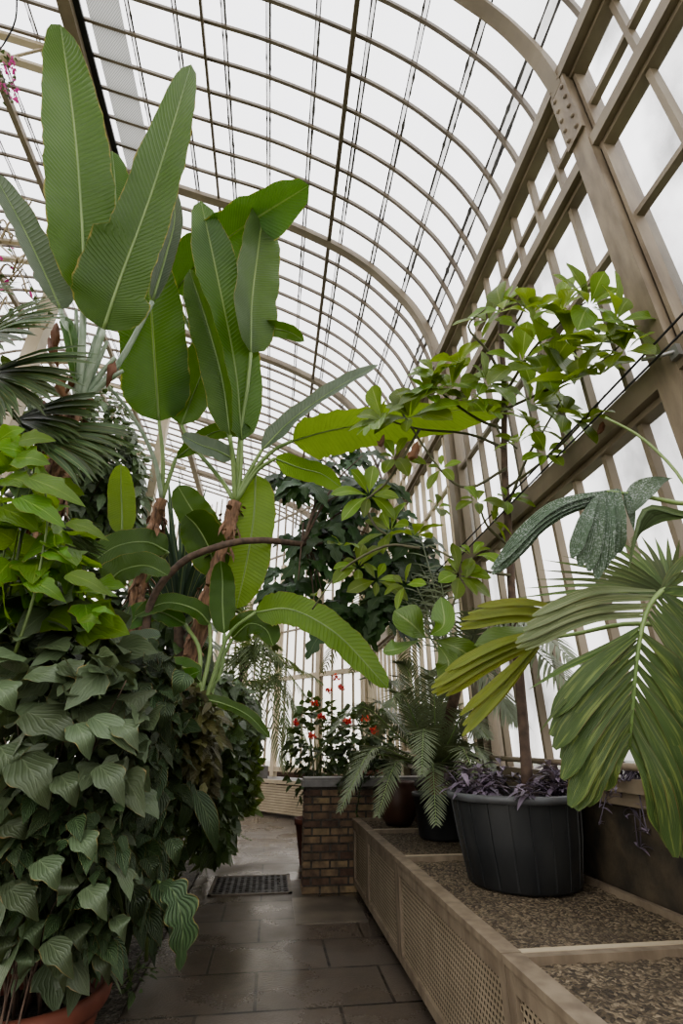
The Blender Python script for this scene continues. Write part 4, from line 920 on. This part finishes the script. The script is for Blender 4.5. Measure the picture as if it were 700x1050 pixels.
   # hand-placed leaves nearest the viewer
for (x0, y0, x1, y1, w, Y) in ((28, 730, 82, 762, 50, 3.0), (20, 775, 50, 830, 52, 2.95), (78, 742, 92, 780, 34, 3.0), (62, 795, 78, 828, 36, 3.0), (102, 785, 128, 828, 34, 3.0), (95, 735, 140, 775, 32, 3.05), (-8, 700, 15, 730, 40, 3.0), (0, 765, 12, 800, 46, 2.95), (5, 845, 30, 860, 34, 3.0), (78, 855, 100, 885, 30, 3.0), (40, 882, 62, 915, 34, 2.95), (88, 910, 110, 945, 30, 2.95), (48, 965, 76, 1005, 30, 2.95), (10, 912, 40, 945, 32, 2.95), (120, 740, 142, 770, 30, 3.05), (30, 690, 70, 700, 30, 3.05), (60, 680, 92, 702, 30, 3.1), (8, 905, 20, 935, 26, 3.0), (70, 900, 60, 930, 24, 3.0), (100, 975, 112, 1012, 22, 3.1), (30, 975, 20, 1005, 26, 3.1), (5, 960, 0, 990, 26, 3.1), (60, 985, 66, 1020, 20, 3.05), (75, 950, 85, 978, 26, 3.05), (118, 940, 128, 968, 22, 3.1), (28, 945, 40, 975, 26, 3.05)):
    m = MB(); pxleaf(m, [(x0, y0, Y), ((x0+x1)/2+2, (y0+y1)/2-3, Y-.06), (x1, y1, Y)], w, prof='maple', tilt=(.2, 0, .7), rows=14, cols=6, fold=.1, wave=.06, rnd=rsb); m.build('leaf', MT['maple'], t)
# bright green shrub above
t = shrub('bright_leaf_shrub', 'bright yellow green lobed-leaf shrub at the left edge, catching the light above the darker leaves', V((-1.75, 3.85, .015)),
  [(-20, 445), (15, 450), (40, 470), (55, 510), (80, 550), (100, 590), (110, 610), (100, 640), (60, 640), (-20, 650)], 3.3, 4.2, 120, 40, .82, 'bright', 'maple', st=12, rows=11, droop=.35, hang=0., rj=.8)

for (x0, y0, x1, y1, w, Y) in ((0, 450, 26, 440, 20, 3.2), (20, 452, 58, 452, 22, 3.2), (15, 470, 52, 476, 34, 3.2), (5, 490, 35, 500, 36, 3.2), (30, 490, 88, 520, 32, 3.15), (0, 520, 40, 545, 44, 3.2), (20, 510, 68, 542, 34, 3.15), (70, 535, 112, 555, 20, 3.15), (48, 565, 78, 580, 26, 3.2), (70, 588, 115, 612, 24, 3.1), (30, 595, 68, 618, 26, 3.15), (82, 635, 105, 640, 14, 3.1), (95, 625, 120, 632, 10, 3.1), (40, 585, 50, 600, 14, 3.2)):
    m = MB(); pxleaf(m, [(x0, y0, Y), ((x0+x1)/2, (y0+y1)/2-3, Y-.05), (x1, y1, Y)], w, prof='maple', tilt=(.2, 0, .5), rows=14, cols=6, fold=.12, wave=.06, rnd=rsb); m.build('leaf', MT['bright'], t)
m = MB(); pxtube(m, [(15, 670, 3.2), (35, 610, 3.2), (48, 540, 3.2), (46, 500, 3.2)], (1.8, 1.2), n=6); m.build('stem', MT['stem'], t)
# duller big leaves under the bright ones
shrub('lobed_leaf_shrub', 'grey green broad-leaved shrub directly under the bright one at the left edge', V((-2.0, 4.1, .015)), [(-20, 580), (40, 590), (95, 630), (140, 690), (100, 710), (-20, 690)], 3.4, 4.3, 130, 42, .62, 'maple', 'heart', st=12, rows=9, droop=.4, hang=0., rj=.9)
# wrinkled shrub in the middle
t = shrub('wrinkled_leaf_shrub', 'dark shrub with crinkled veined leaves between the big lobed leaves and the path', V((-1.25, 4.5, .015)),
  [(120, 660), (165, 668), (195, 690), (205, 740), (215, 800), (215, 850), (200, 890), (185, 930), (165, 950), (140, 935), (110, 900), (120, 800)], 3.6, 5.0, 820, 25, .66, 'wrinkled', 'heart', st=16, rows=8, droop=.6, wave=.14, rj=.8)

for (x0, y0, x1, y1, w) in ((162, 905, 176, 940, 26), (136, 908, 142, 955, 26), (108, 950, 116, 1000, 22), (175, 860, 182, 890, 20), (150, 880, 160, 905, 20), (85, 955, 90, 1015, 18), (190, 690, 178, 715, 24), (142, 700, 150, 730, 22), (170, 720, 165, 750, 20), (115, 895, 130, 925, 24), (125, 985, 112, 1010, 18)):
    m = MB(); pxleaf(m, [(x0, y0, 3.5), ((x0+x1)/2+1, (y0+y1)/2-2, 3.44), (x1, y1, 3.5)], w, prof='heart', tilt=(.3, 0, .5), rows=12, cols=6, fold=.18, wave=.12, rnd=rsb); m.build('leaf', MT['wrinkled'], t)
shrub('wrinkled_leaf_shrub', 'low plant with small crinkled leaves just above the terracotta pot at bottom left', V((-1.12, 3.12, .015)),
  [(-15, 830), (60, 800), (130, 830), (165, 880), (165, 930), (140, 965), (118, 985), (70, 985), (40, 940), (-15, 930)], 3.02, 3.4, 300, 21, .66, 'wrinkled', 'heart', st=8, rows=8, droop=.6, wave=.14, rj=.9, r0=.006, stm='bark')
t = thing('feathered_leaf_plant', 'plant with one large ribbed leaf hanging over the gravel edge of the path', 'plant', V((-1.1, 4.1, .015)))
m = MB(); pxleaf(m, [(164, 905, 3.4), (178, 915, 3.35), (187, 950, 3.33), (184, 996, 3.35)], 40, prof='oak', rows=30, cols=6, tilt=(.4, 0, .4), fold=.2, rnd=rsb); lab(m.build('leaf', MT['wrinkled'], t), 'large drooping ribbed leaf')
m = MB(); pxtube(m, [(150, 985, 4.1), (152, 930, 3.95), (158, 905, 3.6), (164, 905, 3.4)], (2, 1.4), n=6); m.build('stem', MT['stem'], t)
for (x0, y0, x1, y1, w, Y) in ((200, 810, 222, 875, 22, 4.6), (195, 800, 180, 860, 16, 4.6)):
    m = MB(); pxleaf(m, [(x0, y0, Y), ((x0+x1)/2+4, (y0+y1)/2, Y-.05), (x1, y1, Y)], w, prof='ovate', rows=14, cols=4, tilt=(.4, 0, .4), rnd=rsb); m.build('leaf', MT['wrinkled'], t)
# small-leaved shrubs further on
shrub('small_leaf_shrub', 'dense small-leaved shrub spilling towards the path beyond the crinkled shrub', V((-1.25, 7.0, .015)), [(175, 710), (215, 715), (250, 740), (270, 770), (262, 805), (240, 840), (232, 870), (205, 885), (195, 830)], 5.6, 8.6, 2600, 15, .55, 'small', 'ovate', xmin=-.4, st=18, rows=4, cols=2, droop=.3, rj=1., hang=0., r0=.012)
shrub('small_leaf_shrub', 'small-leaved shrub with bronze tips in front of the leaning banana trunk', V((-1.45, 5.0, .015)), [(150, 690), (200, 700), (235, 740), (250, 790), (215, 810), (185, 780), (160, 750)], 4.7, 6.2, 900, 15, .5, 'smallred', 'ovate', xmin=-.5, st=14, rows=4, cols=2, droop=.4, r0=.012)
shrub('yellow_green_shrub', 'yellow green shrub beside the path at the far end of the left bed', V((-1.25, 9.6, .015)), [(225, 765), (245, 760), (268, 765), (283, 785), (285, 805), (270, 822), (250, 838), (232, 840)], 8.4, 10.6, 900, 12, .5, 'yellowish', 'ovate', xmin=-.2, st=10, rows=4, cols=2, droop=.1, rj=1., hang=-.2, r0=.012)
shrub('small_leaf_shrub', 'tall dark small-leaved shrub behind the yellow green one, below the feathery palms', V((-1.6, 9.2, .015)), [(190, 680), (235, 690), (275, 735), (282, 775), (250, 780), (200, 760)], 8.8, 11., 1500, 13, .5, 'small', 'ovate', xmin=-.3, st=12, rows=4, cols=2, droop=.4, r0=.012)
# background greenery against the left wall
shrub('background_tree', 'dense small-leaved tree behind the bananas at mid left', V((-4.6, 8.8, .015)), [(75, 440), (110, 395), (135, 430), (150, 480), (140, 560), (90, 560), (60, 500)], 8., 9.6, 1300, 15, .45, 'small', 'lance', st=14, rows=4, cols=2, droop=.7, r0=.03, stm='bark')
shrub('background_tree', 'dark leafy tree behind the left edge palms', V((-4.3, 6.8, .015)), [(-25, 360), (60, 400), (70, 470), (60, 560), (60, 700), (-25, 700)], 6.3, 7.4, 900, 22, .5, 'small', 'lance', st=14, rows=4, cols=2, droop=.7, r0=.03, stm='bark')
shrub('background_tree', 'dark leafy tree low behind the two banana trunks', V((-3.2, 8.0, .015)), [(60, 540), (150, 560), (180, 620), (215, 640), (215, 720), (150, 740), (60, 720)], 7., 8.2, 1100, 20, .5, 'small', 'lance', st=14, rows=4, cols=2, droop=.7, r0=.03, stm='bark')
shrub('background_shrub', 'dark leafy shrub deep in shade behind the large lobed leaves', V((-2.6, 5.3, .015)), [(-25, 640), (100, 650), (200, 690), (205, 760), (190, 850), (150, 900), (60, 930), (-25, 930)], 4.9, 5.9, 900, 26, .6, 'small', 'ovate', xmin=-.95, st=14, rows=4, cols=2, droop=.6, r0=.02)
# ground ferns and seedlings on the gravel edge
def fern(label, base, tips, L, w, mt='palm', n=22):
    t = thing('fern', label, 'fern', base)
    for e in tips:
        e = V(e); h = V(base); d = e-h; m = MB(); frond(m, [h, h+V((d.x*.4, d.y*.4, max(d.z, 0)*.7+.25*d.length)), e], n, L, w, droop=.4, rad=.006, rnd=rsb); m.build('frond', MT[mt], t)
fern('arching fern at the edge of the path beyond the crinkled shrub', V((-.98, 6.4, .015)), [W(258, 862, 6.0), W(250, 835, 6.2), W(228, 870, 5.8), W(240, 875, 5.7), W(215, 850, 6.0), W(245, 815, 6.6)], .13, .022)
t = thing('seedling', 'small sprawling seedling on the gravel where the bed meets the path', 'plant', V((-.92, 4.75, .015)))
lf = leafcloud(ell((-.86, 4.72, .14), (.16, .35, .1), .1), 46, .06, .55, 'small', 'ovate', rsb, (-.9, 4.7, 0), rows=4, cols=2); lf.build('foliage', MT['small'], t)
stems((-.92, 4.75, .015), [(-.8, 4.5, .18), (-.84, 4.95, .2), (-.95, 4.6, .2), (-.74, 4.75, .12)], .005, .003, 'stem', t, 'stem', rsb)

# ================================================================== FEATHERY PALMS at the far end
rfe = random.Random(111)
def featherpalm(label, base, top, tips, mt, L, w, n=30, name='feather_palm', tr=.07, droop=.8):
    t = thing(name, label, 'palm', base); m = MB(); m.tube(cat([base, V(base).lerp(V(top), .5), top], 10), [tr*(1-.03*i)*(1+.1*(i % 2)) for i in range(11)], n=10); m.build('trunk', MT['bark'], t)
    for e in tips:
        e = V(e); h = V(top); d = e-h; m = MB(); frond(m, [h, h+V((d.x*.35, d.y*.35, max(d.z, 0)*.7+.3*d.length)), h+V((d.x*.75, d.y*.75, d.z*.8+.2*d.length)), e], n, L, w, droop=droop, rad=.012, rnd=rfe, lift=.05); m.build('frond', MT[mt], t)
featherpalm('feathery palm at the far end of the left bed, fronds drooping over the path', V((-1.2, 11.2, .015)), W(248, 690, 11.), [W(x, y, Y) for x, y, Y in ((318, 720, 10.5), (300, 760, 10.2), (292, 790, 10.), (270, 650, 11.5), (225, 640, 11.5), (205, 690, 11.), (215, 730, 10.5), (262, 760, 10.), (310, 690, 11.2), (285, 665, 11.6), (235, 755, 10.2), (240, 625, 11.6))], 'palm', .42, .035, 34)
featherpalm('second feathery palm behind, nearer the end wall', V((-1.3, 13.3, .015)), W(268, 715, 13.), [W(x, y, Y) for x, y, Y in ((330, 700, 12.8), (310, 740, 12.5), (235, 680, 13.), (225, 720, 13.), (290, 680, 13.4), (255, 670, 13.4), (318, 770, 12.5), (245, 760, 12.6), (300, 775, 12.4))], 'palm', .5, .04, 34)
# palms behind the cycad, on the right
featherpalm('dark feather palm behind the cycad close to the glass wall', V((1.9, 7.75, .0)), W(470, 700, 7.7, 1.9), [W(x, y, Y, 2.15) for x, y, Y in ((392, 610, 8.), (400, 650, 7.8), (360, 690, 8.), (330, 690, 8.), (440, 630, 7.6), (520, 640, 7.0), (590, 680, 6.4), (600, 720, 6.2), (560, 650, 6.6), (530, 740, 6.8), (415, 700, 7.9), (350, 655, 8.2))], 'cycad', .34, .026, 38, droop=.6)

# ================================================================== NEAR PALM on the right
rnp = random.Random(121)
t = thing('pleated_palm', 'palm leaning in from the right edge, broad pleated leaflets yellowing at the tips', 'palm', V((2.0, .95, .735)))
m = MB(); m.tube(cat([V((2.0, .95, .735)), V((1.97, 1.02, 1.3)), V((1.95, 1.1, 1.75))], 8), [.05, .048, .045, .042, .04, .038, .035, .03, .026], n=10); m.build('trunk', MT['stem'], t)
crown = V((1.95, 1.1, 1.75))
def pl(o, mt, pts, w, **k):
    m = MB(); k.setdefault('prof', 'pleat'); k.setdefault('rows', 24); k.setdefault('cols', 26); k.setdefault('pleat', .014); k.setdefault('fold', .1)
    pxleaf(m, pts, w, rnd=rnp, **k); return m.build('leaflet', MT[mt], o)
def rachis(pts, r=(3.5, 1.8)):
    m = MB(); P = [W(*p) for p in pts]; C = cat([crown, crown.lerp(P[0], .5)+V((0, 0, .12))]+P, 20); r0 = r[0]/ppm(P[0]); r1 = r[1]/ppm(P[-1]); m.tube(C, [r0+(r1-r0)*i/20 for i in range(21)], n=8); return m.build('frond', MT['petiole'], t)
def lerp2(T, t):
    for A, B in zip(T, T[1:]):
        if t <= B[0]: f = (t-A[0])/(B[0]-A[0]); return [A[k]+(B[k]-A[k])*f for k in range(1, len(A))]
    return list(T[-1][1:])
def fused(o, mt, bases, tips, n, w, sag=(0, 0), r=None, prof='pleat', tilt=(0, 0, .2), name='leaflet'):
    """broad leaflet: n folded segments lying edge to edge, split only at the tips"""
    m = MB()
    for k in range(n):
        q = k/(n-1); b, e = lerp2(bases, q), lerp2(tips, q); l = 1+rnp.uniform(-.05, .03)
        e = [b[i]+(e[i]-b[i])*l for i in range(3)]
        mid = [(b[i]+e[i])/2 for i in range(3)]; mid[0] += sag[0]; mid[1] += sag[1]; mid[2] -= .03
        P = [W(*b), W(*mid), W(*e)]; nr = (CAM-P[1]).normalized()+V(tilt)
        blade(m, P, w/ppm(P[1]), nr, prof, rows=16, cols=4, fold=-.38 if k % 2 else .38, rnd=rnp, r=.35+.3*rnp.random() if r is None else r)
    return m.build(name, MT[mt], o)
# main frond
f1 = rachis([(716, 590, 1.7), (672, 612, 1.72), (655, 660, 1.75), (645, 765, 1.85)])
RB = [(0, 656, 648, 1.745), (1, 645, 762, 1.85)]
lab(fused(f1, 'pleated', RB, [(0, 562, 738, 1.84), (.3, 573, 775, 1.85), (.6, 582, 822, 1.87), (.8, 590, 834, 1.87), (1, 618, 812, 1.88)], 10, 19, (-6, -2)), 'broad split end leaflet with browned tips')
lab(fused(f1, 'pleated', RB, [(0, 722, 735, 1.76), (.3, 724, 800, 1.79), (.6, 706, 872, 1.84), (.8, 694, 884, 1.85), (1, 676, 852, 1.87)], 11, 19, (8, -3)), 'broad hanging end leaflet with yellow streaks')
lab(fused(f1, 'pleated_pale', [(0, 672, 606, 1.72), (1, 664, 632, 1.73)], [(0, 545, 632, 1.84), (.5, 528, 655, 1.86), (1, 532, 668, 1.86)], 7, 11, (0, -12), tilt=(0, 0, .6)), 'pale streaked leaflet')
for p, w in (([(660, 640, 1.74), (630, 660, 1.76), (580, 684, 1.8), (540, 708, 1.84)], 8), ([(655, 655, 1.75), (625, 676, 1.77), (585, 710, 1.8), (552, 752, 1.84)], 9), ([(656, 648, 1.75), (625, 684, 1.77), (590, 718, 1.8), (566, 748, 1.84)], 8)):
    pl(f1, 'pleated', p, w, prof='lance', cols=6, pleat=0, fold=.3)
fused(f1, 'pleated', [(0, 676, 606, 1.72), (1, 664, 632, 1.73)], [(0, 735, 690, 1.72), (1, 720, 735, 1.73)], 6, 13, (6, -4))
for (ex, ey) in ((715, 560), (722, 585), (728, 610), (728, 640)): pl(f1, 'pleated', [(676, 608, 1.72), (696, (608+ey)/2-4, 1.7), (ex, ey, 1.68)], 10, prof='lance', cols=6, pleat=0, fold=.3)
# yellowing frond lower left
f2 = rachis([(700, 640, 1.85), (640, 640, 1.95), (590, 650, 2.05), (555, 655, 2.1)])
lab(fused(f2, 'pleated_yellow', [(0, 588, 628, 2.06), (1, 580, 640, 2.06)], [(0, 490, 622, 2.13), (.6, 464, 638, 2.15), (1, 470, 645, 2.15)], 5, 9, (0, -7), tilt=(0, 0, .5)), 'upper yellowing leaflet')
lab(fused(f2, 'pleated_yellow', [(0, 562, 645, 2.08), (1, 558, 658, 2.09)], [(0, 452, 690, 2.14), (.5, 434, 712, 2.16), (1, 452, 716, 2.16)], 6, 10, (-2, -5), tilt=(0, 0, .5)), 'lower yellowing leaflet with a brown edge')
lab(fused(f2, 'pleated_yellow', [(0, 556, 654, 2.09), (1, 552, 664, 2.1)], [(0, 470, 735, 2.15), (.6, 472, 757, 2.15), (1, 482, 745, 2.15)], 4, 9, (2, 0), tilt=(0, 0, .4)), 'drooping yellowing leaflet')
# upper frond with water drops
f3 = rachis([(716, 520, 1.6), (690, 515, 1.62), (655, 508, 1.64), (622, 504, 1.66)])
lab(fused(f3, 'droplet', [(0, 634, 502, 1.66), (1, 626, 512, 1.66)], [(0, 512, 570, 1.74), (.6, 503, 592, 1.75), (1, 520, 580, 1.75)], 7, 12, (-6, -16), tilt=(-.1, 0, .6)), 'dark leaflet covered in water drops')
lab(fused(f3, 'droplet', [(0, 612, 508, 1.65), (1, 634, 502, 1.65)], [(0, 586, 572, 1.64), (.5, 612, 594, 1.64), (1, 634, 566, 1.65)], 7, 14, (0, -4), tilt=(.1, 0, .1)), 'broad hanging leaflet covered in water drops')
lab(pl(f3, 'droplet', [(690, 490, 1.6), (672, 494, 1.61), (656, 505, 1.62), (645, 528, 1.63)], 24, tilt=(0, 0, .4), prof='obov', cols=10), 'small wet leaflet')
pl(f3, 'droplet', [(640, 505, 1.64), (646, 520, 1.64), (650, 545, 1.65)], 9, prof='lance', cols=6)
# fine fronds behind
f4 = rachis([(730, 612, 2.0), (690, 610, 2.1), (670, 606, 2.1)])
m = MB()
for k in range(17):
    a = math.radians(172+k*6.4); l = 170-k*4+rnp.uniform(-8, 8); cx, cyy = 688, 612
    ex, ey = cx+math.cos(a)*l, cyy+math.sin(a)*l*.62+10
    pxleaf(m, [(cx, cyy, 2.05), ((cx+ex)/2, (cyy+ey)/2-7, 2.1), (ex, ey, 2.15)], 6, prof='strap', rows=8, cols=2, fold=.3, tilt=(0, 0, .4), rnd=rnp)
m.build('leaflet', MT['palm'], f4)
f5 = rachis([(735, 560, 1.75), (715, 520, 1.78), (690, 480, 1.8), (655, 447, 1.85), (620, 428, 1.9)], (2.4, 1.2))
m = MB()
for k in range(12):
    x0, y0 = 712-k*1.5, 520-k*3.5+k*k*.05; pxleaf(m, [(x0+6, y0+8+k*3, 1.75), (x0-35, y0+14+k*2, 1.78), (x0-68+k*1.5, y0+34+k*6, 1.8)], 6, prof='strap', rows=8, cols=2, fold=.3, tilt=(0, 0, .4), rnd=rnp)
m.build('leaflet', MT['palm'], f5)

# ================================================================== CABLES, bracket, bougainvillea, twiggy vines
m = MB(); m.tube(cat([W(722, 298, 1.95, 2.1), W(640, 385, 2.6, 2.08), W(530, 500, 4.2, 2.05), W(420, 615, 8.6, 2.05)], 24), .008, n=6); tag(m.build('cable', MT['steel_dark']), 'upper of two black cables slung along the glass wall', 'cable', 'black cables')
m = MB(); m.tube(cat([W(722, 318, 1.95, 2.1), W(640, 400, 2.6, 2.06), W(528, 512, 4.2, 2.02), W(410, 635, 8.6, 2.02)], 24), .008, n=6); tag(m.build('cable', MT['steel_dark']), 'lower of two black cables slung along the glass wall', 'cable', 'black cables')
t = thing('cable_clamp', 'small metal clamp arm screwed to the near post by the cables', 'bracket', V((2.17, 1.93, 3.95)))
c = W(690, 361, 1.86, 2.17); t.location = c
m = MB(); m.tube([c+V((.03, 0, 0)), c, c+V((-.06, .06, .01)), c+V((-.12, .1, .02))], .012, n=8); m.build('arm', MT['galv'], t)
m = MB(); m.box((c.x, c.y-.03, c.z-.04), (c.x+.03, c.y+.03, c.z+.04)); m.build('plate', MT['galv'], t, smooth=False)
rbo = random.Random(131)
t = thing('bougainvillea', 'bougainvillea vine with magenta bracts hanging from the roof at the top left', 'climbing plant', W(5, 60, 3.6))
m = MB(); pxtube(m, [(17, -12, 3.1), (16, 20, 3.3), (4, 45, 3.55), (-6, 60, 3.6), (2, 75, 3.6), (10, 102, 3.6)], (.9, .6), n=5, seg=20); m.build('stem', MT['steel_dark'], t)
fl = MB(); gl = MB()
for (x, y) in ((7, 66), (11, 72), (13, 68), (4, 72), (8, 92), (13, 98), (15, 90), (12, 82), (10, 60), (2, 88), (14, 102)):
    p = W(x, y, 3.6)
    for q in range(7):
        d = V((rbo.uniform(-1, 1), rbo.uniform(-1, 1), rbo.uniform(-1, 1))).normalized(); l = .05; blade(fl, [p+d*.02, p+d*l*.7, p+d*l*1.3], .045, V((-d.y, d.x, .5)), 'heart', rows=4, cols=2, rnd=rbo)
for k in range(40):
    p = W(rbo.uniform(-3, 16), rbo.uniform(52, 104), 3.6); d = V((rbo.uniform(-1, 1), rbo.uniform(-1, 1), rbo.uniform(-1, .3))).normalized(); blade(gl, [p, p+d*.03, p+d*.06], .03, V((0, 0, 1)), 'ovate', rows=4, cols=2, rnd=rbo)
fl.build('bracts', MT['pink'], t); gl.build('foliage', MT['small'], t)
t = thing('vine_tangle', 'tangle of thin bare vine stems with reddish flowers at the left edge', 'climbing plant', W(20, 330, 4.6))
for k in range(16):
    m = MB(); x, y = rbo.uniform(-10, 50), rbo.uniform(230, 345); pts = [(x, y, 4.6)]
    for q in range(4): x += rbo.uniform(-14, 16); y -= rbo.uniform(-8, 22); pts.append((x, y, 4.6+rbo.uniform(-.3, .3)))
    pxtube(m, pts, (1.1, .6), n=5, seg=14); m.build('stem', MT['tangle'], t)
fl = MB(); gl = MB()
for k in range(46):
    p = W(rbo.uniform(-5, 55), rbo.uniform(230, 345), 4.6)
    d = V((rbo.uniform(-1, 1), rbo.uniform(-1, 1), rbo.uniform(-1, .5))).normalized(); blade(fl if k % 4 == 0 else gl, [p, p+d*.04, p+d*.08], .045, V((0, 0, 1))+d*.3, 'ovate', rows=4, cols=2, rnd=rbo)
fl.build('bracts', MT['pink'], t); gl.build('foliage', MT['small'], t)
